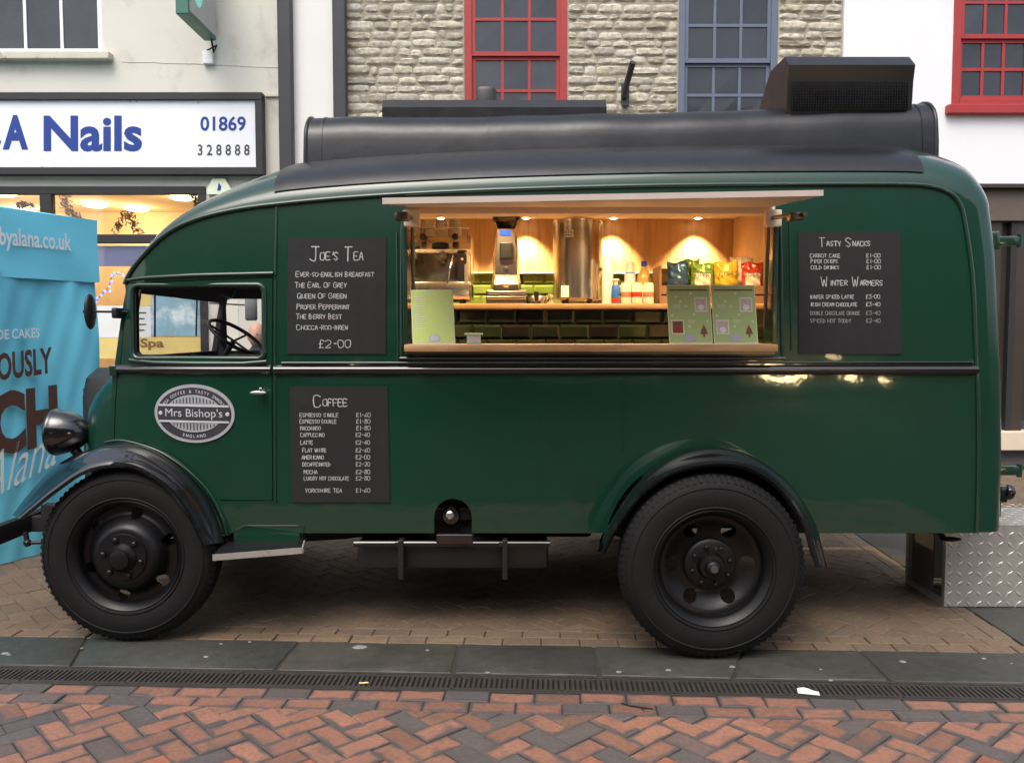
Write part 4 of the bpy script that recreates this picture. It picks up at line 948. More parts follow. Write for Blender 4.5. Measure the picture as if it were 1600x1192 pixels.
# mudguards ------------------------------------------------------------------
lip = [(30, 808), (52, 790), (84, 764), (127, 735), (168, 724), (208, 727), (248, 748), (278, 775), (304, 813), (322, 850)]
inn = [(26, 806), (50, 772), (84, 734), (134, 708), (188, 698), (235, 706), (285, 737), (325, 781), (342, 815), (351, 846)]
def guard(lip, inn, Yl, Yi, name, mirror=False):
    L = cat_rom([at(x, y, Yl) for x, y in lip], 48); I = cat_rom([at(x, y, Yi) for x, y in inn], 48); rows = []
    for l_, i_ in zip(L, I):
        mid = (l_+i_)/2; cen = Vector((L[24].x, 0, .45)); out = Vector((mid.x-cen.x, 0, mid.z-cen.z)).normalized()
        row = [l_-out*.012+Vector((0, .012, 0)), l_-out*.02, l_-out*.008+Vector((0, -.010, 0)), l_+out*.006+Vector((0, -.006, 0))]
        for k in range(1, 9):
            t = k/8; row.append(l_.lerp(i_, t)+out*(.030*math.sin(math.pi*t*.85))+out*0)
        row.append(i_+Vector((0, .2, 0))+out*.005)
        rows.append([Vector((p.x, 2*YC-p.y, p.z)) if mirror else p for p in row])
    b = MB(); n_ = len(rows[0]); b.add([p for r in rows for p in r], [(i*n_+j, (i+1)*n_+j, (i+1)*n_+j+1, i*n_+j+1) for i in range(len(rows)-1) for j in range(n_-1)])
    # inner skin
    m = len(b.v); b.add([p+Vector((0, .004*(-1 if mirror else 1), -.004)) for r in rows for p in r], [(i*n_+j, i*n_+j+1, (i+1)*n_+j+1, (i+1)*n_+j) for i in range(len(rows)-1) for j in range(n_-1)])
    return b.build(name, 'black_gloss', van, smooth=50)
guard(lip, inn, 4.30, 4.46, 'front_mudguard'); guard(lip, inn, 4.30, 4.46, 'front_mudguard', True)
rl = [(940, 862), (952, 838), (975, 800), (1005, 765), (1050, 735), (1105, 722), (1160, 725), (1205, 748), (1240, 785), (1264, 830), (1280, 884)]
ri = [(944, 862), (957, 830), (983, 785), (1015, 746), (1062, 714), (1112, 703), (1160, 711), (1205, 737), (1242, 776), (1270, 824), (1288, 886)]
guard(rl, ri, 4.13, 4.33, 'rear_mudguard'); guard(rl, ri, 4.13, 4.33, 'rear_mudguard', True)
# wheels ------------------------------------------------------------------------
RT = .458
def tyre_mb():
    b = MB(); prof = [(.270, .030), (.285, .012), (.31, .004), (.345, .0), (.38, .002), (.405, .010), (.425, .020), (.440, .032), (.450, .048), (RT-.004, .075), (RT-.003, .105), (RT-.004, .135), (.450, .160), (.425, .19), (.38, .206), (.31, .204), (.27, .18)]
    b.lathe(prof, (0, 0, 0), 'y', 72, caps=False)
    for r0 in (.296, .392): b.lathe([(r0, .008 if r0 < .3 else .004), (r0+.004, -.0005 if r0 < .3 else .0015), (r0+.009, .003)], (0, 0, 0), 'y', 72, caps=False)
    n = 80
    for k in range(n):
        a = 6.2832*k/n
        for (ra, y0, rb_, y1, da) in ((.424, .0165, .453, .046, .024), (.449, .048, RT-.003, .088, .024), (.449, .160, RT-.003, .118, .024)):
            o_ = (.0 if y0 < .1 else .05); pts = []
            for aa in (a+o_-da, a+o_+da*(.35 if k % 2 else .55)):
                for (r_, y_) in ((ra, y0), (rb_, y1)):
                    pts += [Vector((r_*math.cos(aa), y_+(.004 if y0 < .1 else -.004), r_*math.sin(aa))), Vector(((r_+.0012)*math.cos(aa), y_-(.0022 if y0 < .03 else 0), (r_+.0012)*math.sin(aa)))]
            b.add(pts, [(0,1,3,2),(4,6,7,5),(0,4,5,1),(2,3,7,6),(1,5,7,3)])
    return b
def disc_holes(prof_fn, r0, r1, holes, nr=14, na=120):
    """pressed wheel disc as polar grid with round holes left open"""
    b = MB(); idx = {}; vs = []
    def inside(r, a):
        return any((r*math.cos(a)-hc*math.cos(ha))**2*1+(r*math.sin(a)-hc*math.sin(ha))**2 < hr*hr for hc, ha, hr in holes)
    pts = [[(r0+(r1-r0)*i/nr, 6.28319*j/na) for j in range(na)] for i in range(nr+1)]
    for i in range(nr+1):
        for j in range(na):
            r, a = pts[i][j]; x, z = r*math.cos(a), r*math.sin(a)
            for hc, ha, hr in holes:
                hx, hz = hc*math.cos(ha), hc*math.sin(ha); d_ = math.hypot(x-hx, z-hz)
                if hr*.72 < d_ < hr*1.16 and d_ > 0: x, z = hx+(x-hx)*hr/d_, hz+(z-hz)*hr/d_
            vs.append(Vector((x, prof_fn(math.hypot(x, z)), z)))
    fs = []
    for i in range(nr):
        for j in range(na):
            q = (i*na+j, i*na+(j+1) % na, (i+1)*na+(j+1) % na, (i+1)*na+j); c = sum((vs[k] for k in q), Vector((0, 0, 0)))/4
            if not any((c.x-hc*math.cos(ha))**2+(c.z-hc*math.sin(ha))**2 < (hr*.985)**2 for hc, ha, hr in holes): fs.append(q)
    n = len(vs); b.add(vs+[v+Vector((0, .008, 0)) for v in vs], fs+[tuple(k+n for k in f[::-1]) for f in fs]); return b
def rim_mb():
    b = MB(); b.lathe([(.274, .034), (.288, .020), (.290, .012), (.284, .006), (.276, .010), (.268, .026), (.255, .034), (.250, .06), (.247, .15), (.255, .17), (.285, .19)], (0, 0, 0), 'y', 64, caps=False); return b
TY = None
def wheel(X, Y, kind, flip=False, spin=0):
    global TY
    e = bpy.data.objects.new('wheel', None); e.empty_display_size = .05; col.objects.link(e); e.parent = van; e.location = Vector((X, Y, RT))-van.location
    def put(mb_or, name, mat, sm=50):
        o = mb_or.build(name, mat, e, smooth=sm, local=(0, 0, 0)); return o
    if TY is None: TY = put(tyre_mb(), 'tyre', 'tyre', 35)
    else: o = TY.copy(); col.objects.link(o); o.parent = e
    put(rim_mb(), 'rim', 'rim')
    if kind == 'front':
        fn = lambda r: .045-.07*max(0, min(1, (.235-r)/.085))**.8 if r > .14 else -.025
        def fn(r):
            if r > .205: return .075
            t = min(1, (.205-r)/.07); return .075-.085*math.sin(t*math.pi/2)
        hs_ = [(.218, spin+2*math.pi*k/6, .030) for k in range(6)]
        put(disc_holes(fn, .06, .252, hs_), 'wheel_disc', 'rim')
        hub = MB(); hub.lathe([(.125, -.006), (.118, -.020), (.075, -.024), (.070, -.035), (.052, -.050), (.048, -.066), (.030, -.072), (.004, -.073)], (0, 0, 0), 'y', 32); put(hub, 'hub', 'rim')
        for k in range(6):
            a = spin+.5+2*math.pi*k/6; b = MB(); b.lathe([(.014, -.018), (.014, -.036), (.008, -.040)], (.097*math.cos(a), 0, .097*math.sin(a)), 'y', 6); put(b, 'wheel_nut', 'rim', 20)
    else:
        def fn(r):
            if r > .232: return .085
            t = min(1, (.232-r)/.10); return .085+.045*math.sin(t*math.pi/2)
        hs_ = [(.188, spin+2*math.pi*k/6, .036) for k in range(6)]
        put(disc_holes(fn, .05, .252, hs_), 'wheel_disc', 'rim')
        hub = MB(); hub.lathe([(.128, .128), (.126, .088), (.112, .080), (.070, .078), (.066, .060), (.058, .040), (.040, .036), (.036, .012), (.030, .004), (.004, .002)], (0, 0, 0), 'y', 32); put(hub, 'hub', 'rim')
        for k in range(8):
            a = spin+2*math.pi*k/8; b = MB(); b.lathe([(.011, .082), (.011, .062), (.006, .058)], (.095*math.cos(a), 0, .095*math.sin(a)), 'y', 6); put(b, 'wheel_nut', 'rim', 20)
        for k in range(8):
            a = spin+.3+2*math.pi*k/8; b = MB(); b.lathe([(.007, .058), (.007, .044), (.003, .042)], (.052*math.cos(a), 0, .052*math.sin(a)), 'y', 6); put(b, 'hub_bolt', 'hub_metal', 20)
        put(MB().lathe([(.020, .0025), (.018, -.006), (.003, -.007)], (0, 0, 0), 'y', 16), 'hub_cap', 'hub_metal')
    if flip: e.rotation_euler = (0, 0, math.pi)
XF, XR = at(198, 870, 4.35).x, at(1114, 885, 4.12).x
wheel(XF, 4.325, 'front', spin=.35); wheel(XF, 2*YC-4.325, 'front', True, .1)
wheel(XR, 4.09, 'rear', spin=1.05); wheel(XR, 2*YC-4.09, 'rear', True)
# chassis ------------------------------------------------------------------------
for yy in (YC-.42, YC+.36):
    MB().box(-2.75, 2.45, yy, yy+.07, .46, .60, .006).build('chassis_rail', 'underbody', van)
for X, s_ in ((XF, .04), (XR, .05)):
    b = MB(); b.tube([(X, 4.28, RT), (X, 2*YC-4.28, RT)], s_, 12); 
    if X > 0: b.ell((X, YC, RT), (.19, .15, .19), 16, 10)
    b.build('axle', 'underbody', van, smooth=50)
for yy in (4.80, 5.87):
    for X in (XF, XR):
        b = MB(); b.tube([(X-.5, yy, .56), (X-.2, yy, .43), (X, yy, .40), (X+.2, yy, .43), (X+.5, yy, .56)], .032, 6); b.build('leaf_spring', 'underbody', van)
MB().box(-1.9, 2.42, YB+.10, 2*YC-YB-.10, .60, .66).build('floor_pan', 'underbody', van)
b = MB(); b.box(XR-.55, XR+.55, YB+.32, YB+.36, .55, 1.05); b.box(XR-.55, XR+.55, YB+.012, YB+.33, 1.03, 1.06); b.build('wheel_arch', 'underbody', van)
b = MB(); b.box(XF-.25, XF+.55, YB+.32, YB+.36, .62, .97); b.box(XF-.05, XF+.4, YB+.05, YB+.33, .93, .95); b.box(XF+.58, XF+.62, YB+.03, YB+.6, .55, .97); b.build('wheel_arch', 'underbody', van)
b = MB(); b.tube([(-1.2, 5.2, .45), (.9, 5.3, .45)], .05, 10); b.build('prop_shaft', 'underbody', van)
b = MB(); b.box(-2.35, -1.5, YC-.22, YC+.22, .40, .95, .05); b.build('engine_sump', 'underbody', van)
b = MB(); b.box(-.85, .55, 5.80, 6.22, .20, .56, .03); b.build('underside_light_block', 'underbody', van)  # unseen box added to stop light entering under the van from behind
for xx in (-.95, -.1, .55, 1.9): MB().box(xx-.04, xx+.04, YC-.41, YC+.36, .47, .59).build('cross_member', 'underbody', van)  # cross members added to help darken the space under the floor
b = MB(); b.tube([(-1.45, 5.1, .5), (-1.0, 5.12, .48), (-.5, 5.15, .48)], [.16, .12, .06], 14); b.build('gearbox', 'underbody', van, smooth=50)  # gearbox bulk, likewise added to hold back light under the van
# front bumper running across the nose
zbp = at(35, 821, 4.9).z; xbp = at(0, 833, 4.7).x
b = MB(); b.box(xbp-.02, xbp+.035, 4.42, 2*YC-4.42, at(0, 848, 4.7).z, at(0, 818, 4.7).z, .012); b.build('front_bumper', 'black_satin', van, smooth=40)
for yy in (4.95, 5.75): MB().box(xbp+.03, -2.3, yy, yy+.06, .44, .53, .005).build('bumper_iron', 'underbody', van)
c = at(43, 848, 4.72); b = MB(); b.ell(c, (.022, .022, .022), 12, 8); b.tube([c, c+Vector((.09, .02, -.002))], .010, 8); b.tube([c, c+Vector((-.01, 0, .06))], .014, 8); b.build('tow_pin', 'black_satin', van, smooth=50)
# cab step
A = [at(332, 868, 4.20), at(472, 857, 4.34), at(475, 843, 4.47), at(352, 843, 4.47)]
zs_ = A[0].z; P4 = [Vector((p.x, p.y, zs_+(.006 if i > 1 else 0))) for i, p in enumerate(A)]
b = MB(); b.prism(P4, (0, 0, -.022)); st = b.build('cab_step', 'roof_felt', van)
def edge(p, q, name='step_trim'):
    b = MB(); d_ = (q-p).normalized(); n_ = Vector((d_.y, -d_.x, 0))*.006; b.prism([p+n_+Vector((0, 0, .006)), q+n_+Vector((0, 0, .006)), q+n_-Vector((0, 0, .024)), p+n_-Vector((0, 0, .024))], -n_*1.4); b.build(name, 'alu', st)
edge(P4[0], P4[1]); edge(P4[1], P4[2])
b = MB(); b.box(P4[3].x+.05, P4[2].x-.02, YB+.008, 4.60, zs_-.02, zb+.004); b.build('step_bracket', 'green', st)
strip('step_seam', [(352, 838), (380, 822), (476, 822), (470, 838)], .0022, 'green')
# underslung tank with rail and straps
t0, t1 = at(557, 845, 4.50), at(857, 890, 4.50)
b = MB(); b.box(t0.x, t1.x, 4.50, 4.95, t1.z, t0.z, .03); tk = b.build('underslung_tank', 'black_satin', van, smooth=40)
zr = at(700, 849, 4.46).z; b = MB(); b.tube([(t0.x-.005, 4.46, zr), (t1.x+.005, 4.46, zr)], .017, 10); b.build('rail', 'black_gloss', tk, smooth=50)
for px in (627, 789):
    x = at(px, 850, 4.46).x; b = MB(); b.box(x-.014, x+.014, 4.435, 4.50, t1.z-.035, zr+.024, .004); b.tube([(x-.02, 4.445, zr-.01), (x-.02, 4.445, zr+.01)], .012, 6); b.build('tank_strap', 'black_satin', tk)
c = at(705, 808, 4.52); b = MB(); b.lathe([(.05, .08), (.05, 0), (.042, -.02), (.012, -.026)], c+Vector((0, 0, .01)), 'y', 20); b.build('filler_cap', 'black_gloss', tk, smooth=40)
b = MB(); b.box(c.x-.12, c.x+.12, 4.60, 4.63, zb-.05, zb+.22); b.build('filler_recess', 'underbody', tk)
b = MB(); b.lathe([(.022, 0), (.021, -.006), (.012, -.010)], at(703, 804, 4.49), 'y', 14); b.build('cap_badge', 'chrome', tk)
x0_, x1_ = at(682, 836, 4.45).x, at(739, 848, 4.45).x; b = MB(); b.box(x0_, x1_, 4.437, 4.47, zr-.002, zr+.055, .006); b.build('rail_bracket', 'black_gloss', tk)
# rear fittings
for py in (377, 735):
    c = at(1560, py, 4.66); xh = at(1550, py, 4.66).x; b = MB(); b.box(xh-.02, xh+.03, 4.63, 4.70, c.z-.05, c.z+.05, .008); b.box(xh+.03, xh+.155, 4.65, 4.675, c.z-.026, c.z+.026, .006); b.tube([(xh+.15, 4.66, c.z-.035), (xh+.15, 4.66, c.z+.035)], .014, 8); b.build('rear_hinge', 'green_bead', van, smooth=40)
c = at(1566, 771, 4.75); b = MB(); b.box(c.x-.10, c.x+.02, c.y-.03, c.y+.05, c.z-.05, c.z+.05, .015); b.ell(c+Vector((.03, -.01, .01)), (.035, .04, .045), 12, 8); b.tube([c+Vector((-.02, 0, -.04)), c+Vector((-.02, 0, -.13))], .014, 8); b.build('rear_lamp', 'black_gloss', van, smooth=40)
c = at(1485, 842, 4.6); b = MB(); b.ell(c, (.06, .03, .012), 14, 6); b.tube([c+Vector((-.03, 0, 0)), c+Vector((-.06, .05, .05))], .014, 6); b.build('rear_bracket', 'underbody', van, smooth=40)
# pop-up roof box ------------------------------------------------------------------
xl, xr = at(478, 220, 4.98).x, at(1461, 200, 4.98).x
def prow(x):
    f = (x-xl)/(xr-xl); zt_ = 2.865+.082*f-.016*math.sin(math.pi*f)+.003*math.sin(x*5.1)+.002*math.sin(x*13+1); yf = 4.97+.004*math.sin(x*4.3+2)+.003*math.sin(x*9.7); out = [Vector((x, yf-.02, 2.42)), Vector((x, yf-.012, zt_-.26)), Vector((x, yf, zt_-.17))]
    for k in range(1, 9): a = math.pi/2*k/8; out.append(Vector((x, yf+.20-.20*math.cos(a), zt_-.17+.17*math.sin(a))))
    return out+[Vector((p.x, 2*YC-p.y, p.z)) for p in out[::-1]]
b = MB(); N = 90; b.rings([prow(xl+(xr-xl)*i/N) for i in range(N+1)]); pu = b.build('roof_lantern', 'roof_felt', van, smooth=50)
for x in (xl, xr):
    pts = prow(x); b = MB(); b.tube(pts, .012, 6); b.build('lantern_rim', 'roof_felt', pu, smooth=60)
for px, in ((478+24,), (762,), (1440,)):
    x = at(px, 210, 4.98).x; b = MB(); rs_ = [[p+(p-Vector((p.x, YC, 2.6))).normalized()*.004 for p in prow(x+dx_)] for dx_ in (-.006, .006)]; b.rings(rs_, False, False, closed=False); b.build('lantern_seam', 'roof_felt', pu, smooth=60)
# low vent box and small dome
y1_ = 5.15; p, q = at(597, 190, y1_), at(948, 153, y1_); zt_ = q.z; b = MB()
prof = [(y1_, 2.78), (y1_, zt_-.055), (y1_+.05, zt_), (y1_+.62, zt_), (y1_+.62, 2.78)]
b.prism([Vector((p.x, y, z)) for y, z in prof], (q.x-p.x, 0, 0)); b.build('roof_vent', 'roof_felt', van)
c = at(760, 150, 5.5); b = MB(); b.box(c.x-.065, c.x+.065, 5.42, 5.56, c.z-.25, c.z+.045, .03); b.build('roof_cap', 'plastic_black', van, smooth=40)
# extractor cowl
y1_ = 5.0; p, q = at(1230, 170, y1_), at(1428, 98, y1_); zt_ = q.z; b = MB(); zl_ = 2.80
prof = [(y1_+.02, zl_), (y1_, zt_-.10), (y1_-.02, zt_-.02), (y1_+.06, zt_+.05), (y1_+.34, zt_+.05), (y1_+.60, zt_-.14), (y1_+.60, zl_)]
b.prism([Vector((p.x, y, z)) for y, z in prof], (q.x-p.x, 0, 0)); cw = b.build('extractor_cowl', 'roof_felt', van)
b = MB(); nx, nz2 = 44, 10
for i in range(nx+1): x = p.x+.03+(q.x-p.x-.06)*i/nx; b.box(x-.0012, x+.0012, y1_-.004, y1_+.014, zl_+.08, zt_-.11)
for j in range(nz2+1): z = zl_+.08+(zt_-.11-zl_-.08)*j/nz2; b.box(p.x+.03, q.x-.03, y1_-.003, y1_+.012, z-.0012, z+.0012)
b.build('cowl_mesh', 'roof_felt', cw)
# ------------------------------------------------------------------ hatch, flap and fitted interior of the van
fl = []
f0, f1 = at(598, 312, 3.74), at(1285, 306, 3.74)
znl, znr, zf = at(598, 319.5, 3.74).z, at(1285, 306.5, 3.74).z, hz1+.02
b = MB(); yn, yfar = 3.74, ys(0, hz1)-.012; x0, x1 = f0.x, f1.x
b.add([(x0, yn, znl), (x1, yn, znr), (x1, yfar, zf), (x0, yfar, zf), (x0, yn, znl+.020), (x1, yn, znr+.020), (x1, yfar, zf+.020), (x0, yfar, zf+.020)], [(0,1,2,3),(7,6,5,4),(0,4,5,1),(1,5,6,2),(2,6,7,3),(3,7,4,0)])
flap = b.build('hatch_flap', 'cream_panel', van)
b = MB(); b.prism([Vector((x0, yn, znl-.001)), Vector((x1, yn, znr-.001)), Vector((x1, yn, znr+.024)), Vector((x0, yn, znl+.026))], (0, -.012, 0)); b.build('flap_edge', 'flap_edge', flap)
b = MB(); b.add([(x0, yn, znl+.021), (x1, yn, znr+.021), (x1, yfar, zf+.021), (x0, yfar, zf+.021), (x0, yn, znl+.025), (x1, yn, znr+.025), (x1, yfar, zf+.025), (x0, yfar, zf+.025)], [(0,1,2,3),(7,6,5,4),(0,4,5,1),(1,5,6,2),(2,6,7,3),(3,7,4,0)]); b.build('flap_skin', 'green', flap)
for px, s_ in ((655, 1), (1210, 1)):
    pa = at(px+(15 if px < 900 else 0), 333, 4.40); xx = hx0+.035 if px < 900 else hx1-.03
    b = MB(); b.tube([(xx, 4.47, 2.19), (xx, 4.2, 2.165), (xx+.02, 3.98, 2.145)], .011, 8); b.tube([(xx, 4.47, 2.185), (xx, 4.49, 2.0), (xx, 4.52, 1.62)], .009, 8); b.box(xx-.03, xx+.03, 4.02, 4.10, 2.125, 2.16, .004); b.build('flap_stay', 'steel_dark', flap, smooth=50)
    b = MB(); b.box(xx-.035, xx+.045, 4.40, 4.455, 2.14, 2.225, .006); b.build('stay_bracket', 'cream_panel', flap)
# hatch reveal
for xj in (hx0, hx1): MB().box(xj-.012, xj+.012, YB-.008, YB+.16, hz0, hz1, .004).build('hatch_jamb', 'green_bead', van)
b = MB(); b.box(hx0, hx1, YB+.02, YB+.14, hz1-.012, hz1+.05); b.build('hatch_header', 'cream_panel', van)
strip('hatch_bead', [(627, 330), (627, 556)], .009, 'green_bead', -.004); strip('hatch_bead', [(1222, 330), (1222, 556)], .009, 'green_bead', -.004)
strip('hatch_bead', [(625, 560), (1226, 560)], .010, 'black_trim', -.008)
# serving sill
zsl = at(900, 538, 4.40).z; b = MB(); b.box(hx0-.0, hx1+.0, 4.38, 4.70, zsl-.038, zsl, .006)
sill = b.build('serving_sill', 'wood_edge', van, smooth=30)
b = MB(); b.box(hx0, hx1, 4.43, 4.46, zsl-.052, zsl-.038); b.build('sill_support', 'steel_dark', van)
# room
ix0, ix1, iy1, iz1 = -1.18, 1.56, 6.10, 2.40
b = MB(); b.box(ix0, ix1, iy1, iy1+.02, .70, iz1); b.build('back_panel', 'wood', van)
b = MB(); b.box(ix1, ix1+.02, YB+.13, iy1+.02, .7, iz1); b.build('end_panel', 'wood', van)
b = MB(); b.box(ix0, ix1+.02, YB+.17, iy1+.02, iz1, iz1+.02); b.build('ceiling_panel', 'cream_panel', van)
b = MB(); b.box(ix0, ix1, YB+.12, iy1, .70, .73); b.build('interior_floor', 'dark_inside', van)
# counter with tiled front
CY = 5.06; zct = at(900, 474.5, CY).z
b = MB(); b.box(ix0, ix1, CY-.02, 5.72, zct-.034, zct, .005); b.build('counter_top', 'wood_edge', van, smooth=30)
b = MB(); b.box(ix0, ix1, CY+.008, CY+.03, .73, zct-.034); cf = b.build('counter_front', 'grout', van)
def tile_mesh(w_, h_, d_):
    b = MB(); bv = .013
    b.rings([[Vector((x, 0, z)) for x, z in ((-w_, -h_), (w_, -h_), (w_, h_), (-w_, h_))], [Vector((x, -d_*.4, z)) for x, z in ((-w_, -h_), (w_, -h_), (w_, h_), (-w_, h_))], [Vector((x, -d_, z)) for x, z in ((-w_+bv, -h_+bv), (w_-bv, -h_+bv), (w_-bv, h_-bv), (-w_+bv, h_-bv))]]); return b
tp = None; tw, thh = .172, .086
for r_ in range(3):
    z = zct-.036-thh*(r_+.5); k = 0; x = ix0+(.0 if r_ % 2 else tw/2)
    while x < ix1-tw/2:
        if x > -.62 and x < 1.5:
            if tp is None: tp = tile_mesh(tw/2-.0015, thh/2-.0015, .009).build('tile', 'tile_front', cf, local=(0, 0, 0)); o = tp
            else: o = tp.copy(); col.objects.link(o)
            o.location = Vector((x, CY+.008, z))-wt(cf); o.rotation_euler = (rnd.uniform(-.012, .012), 0, rnd.uniform(-.012, .012))
        x += tw
zbt = at(900, 428, iy1).z; tp = None; tw, thh = .148, .074
b = MB(); b.box(ix0, ix1, iy1-.008, iy1, zct-.1, zbt); bsp = b.build('splashback', 'grout', van)
for r_ in range(4):
    z = zbt-.002-thh*(r_+.5); x = ix0+(.0 if r_ % 2 else tw/2)+tw/2
    while x < ix1-tw/2:
        if x > -.8:
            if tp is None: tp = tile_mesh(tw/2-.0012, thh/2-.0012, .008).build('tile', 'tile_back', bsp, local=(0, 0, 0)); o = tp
            else: o = tp.copy(); col.objects.link(o)
            o.location = Vector((x, iy1-.008, z))-wt(bsp)
        x += tw
b = MB(); b.box(ix0, ix1, iy1-.030, iy1-.001, zbt, zbt+.010, .002); b.build('splashback_ledge', 'white_wood', van)
# downlights
for px, YL, en, tl2, ss in [(q, 5.99, 82, 2, 94) for q in (560, 690, 822, 957, 1088, 1205)]+[(q, 4.86, 34, 12, 114) for q in (600, 780, 960, 1140)]:
    x = (px-800)*YL/F; b = MB(); b.lathe([(.034, 0), (.034, -.008), (.026, -.010)], (x, YL, iz1), 'z', 18); dl = b.build('downlight', 'chrome', van, smooth=40)
    MB().lathe([(.025, -.0105), (.022, -.013)], (x, YL, iz1), 'z', 16).build('lens', 'spot_lens', dl)
    L = bpy.data.lights.new('downlight_beam', 'SPOT'); L.energy = en; L.color = (1, .70, .36); L.spot_size = R(ss); L.spot_blend = .7; L.shadow_soft_size = .02
    lo = bpy.data.objects.new('downlight_beam', L); col.objects.link(lo); lo.parent = dl; lo.location = Vector((x, YL, iz1-.02))-wt(dl); lo.rotation_euler = (R(tl2), 0, 0)
# ------------------------------------------------------------------ things in the hatch
def cpt(px, py, Y): return at(px, py, Y)
# espresso machine
Ym = 5.22; ex0, ex1 = cpt(592, 470, Ym).x, cpt(735, 470, Ym).x
em = thing('espresso_machine', ((ex0+ex1)/2, Ym+.2, zct), 'polished steel two group espresso machine stacked with paper cups', 'coffee machine')
z0 = zct; zt_ = cpt(700, 365, Ym).z; zm_ = cpt(700, 395, Ym).z; zl_ = cpt(700, 440, Ym).z
b = MB(); b.box(ex0, ex1, Ym+.16, Ym+.5, z0+.03, zt_-.02, .02); b.build('body', 'steel', em, smooth=40)
b = MB(); b.prism([Vector((ex0, y, z)) for y, z in ((Ym+.02, zm_), (Ym, zm_+.02), (Ym+.03, zt_-.055), (Ym+.08, zt_-.005), (Ym+.46, zt_), (Ym+.46, zm_))], (ex1-ex0, 0, 0)); b.build('top_housing', 'steel', em)
b = MB(); b.box(ex0, ex1, Ym-.03, Ym+.4, z0+.03, zl_, .012); b.build('drip_base', 'steel', em, smooth=40)
b = MB(); b.box(ex0+.03, ex1-.03, Ym-.005, Ym+.15, zl_, zl_+.008); b.build('drip_grid', 'steel_dark', em)
for x in (ex0+.01, ex1-.035): b = MB(); b.prism([Vector((x, y, z)) for y, z in ((Ym-.03, zl_-.01), (Ym+.16, zl_-.01), (Ym+.16, zm_+.02), (Ym+.02, zm_+.02))], (.025, 0, 0)); b.build('side_panel', 'steel', em)
for px in (642, 688):
    c = cpt(px, 383, Ym); b = MB(); ring = [Vector((c.x+.052*math.cos(.2618*k), Ym-.004, c.z+.016*math.sin(.2618*k))) for k in range(24)]; b.rings([ring, [p+Vector((0, .03, 0)) for p in ring]]); b.build('group_grille', 'plastic_black', em)
    c = cpt(px+4, 396, Ym+.05); b = MB(); b.lathe([(.038, .02), (.04, -.01), (.036, -.035), (.02, -.04), (.018, -.06)], c, 'z', 20); b.tube([c+Vector((0, -.02, -.02)), c+Vector((-.01, -.15, -.045))], [.012, .014], 8); b.build('portafilter', 'steel_dark', em, smooth=40)
for px in (661, 711):
    c = cpt(px, 370, Ym); b = MB(); b.lathe([(.020, .04), (.020, -.004), (.012, -.012)], c, 'y', 16); b.build('steam_knob', 'plastic_black', em, smooth=40)
c = cpt(722, 412, Ym+.02); b = MB(); b.box(c.x-.03, c.x+.03, Ym-.002, Ym+.02, c.z-.10, c.z+.06, .006); b.build('switch_panel', 'plastic_black', em)
c = cpt(722, 405, Ym-.004); MB().ell(c, (.006, .004, .006), 8, 6).build('indicator', 'red_led', em)
c = cpt(708, 400, Ym); b = MB(); b.tube([c, c+Vector((-.012, -.05, -.06)), c+Vector((-.03, -.05, -.17))], .007, 8); b.build('steam_wand', 'chrome', em, smooth=50)
for x in (ex0+.05, ex1-.05): b = MB(); b.lathe([(.02, .0), (.018, .032)], (x, Ym+.05, z0), 'z', 12); b.build('foot', 'plastic_black', em)
b = MB(); b.tube([(ex0+.01, Ym+.04, zt_+.035), (ex1-.01, Ym+.04, zt_+.035)], .005, 6); b.tube([(ex1-.01, Ym+.04, zt_+.035), (ex1-.01, Ym+.4, zt_+.035)], .005, 6)
for x in (ex0+.02, (ex0+ex1)/2, ex1-.02): b.tube([(x, Ym+.05, zt_-.03), (x, Ym+.04, zt_+.035)], .004, 6)
b.build('cup_rail', 'chrome', em)
# paper cups, upside down stacks on the machine
cup0 = None; cn = 0
for i, (px, Yc_) in enumerate(((648, 5.34), (669, 5.33), (690, 5.34), (711, 5.33))):
    c = cpt(px, 363, Yc_); z_ = zt_-.008
    lbs = ('patterned paper cup at the hatch edge end of the espresso machine', 'patterned paper cup second along the front of the espresso machine', 'patterned paper cup third along the front of the espresso machine', 'patterned paper cup fourth along the front of the espresso machine', 'patterned paper cup beside the wooden wall on the espresso machine', 'patterned paper cup in the row behind on the espresso machine', 'patterned paper cup in the row behind on the espresso machine')
    r_ = thing('paper_cup', (c.x, Yc_, z_), lbs[i], 'cup', 'paper cups on the espresso machine')
    b = MB(); b.lathe([(.041, 0), (.043, .004), (.041, .008), (.033, .105), (.030, .106)], (c.x, Yc_, z_), 'z', 24); b.build('cup_wall', 'paper_cup', r_, smooth=40)
    b = MB()
    for j in range(5):
        for k in range(12):
            a = .5236*k+.26*(j % 2); rr_ = .0412-.0081*(.018+j*.018)/.105*1.0+.0006; q = Vector((c.x+rr_*math.cos(a), Yc_+rr_*math.sin(a), z_+.018+j*.018)); t_ = Vector((-math.sin(a), math.cos(a), 0))*.0018
            b.add([q-t_-Vector((0, 0, .002)), q+t_-Vector((0, 0, .002)), q+t_+Vector((0, 0, .002)), q-t_+Vector((0, 0, .002))], [(0, 1, 2, 3)])
    b.build('cup_pattern', 'cup_dot', r_)
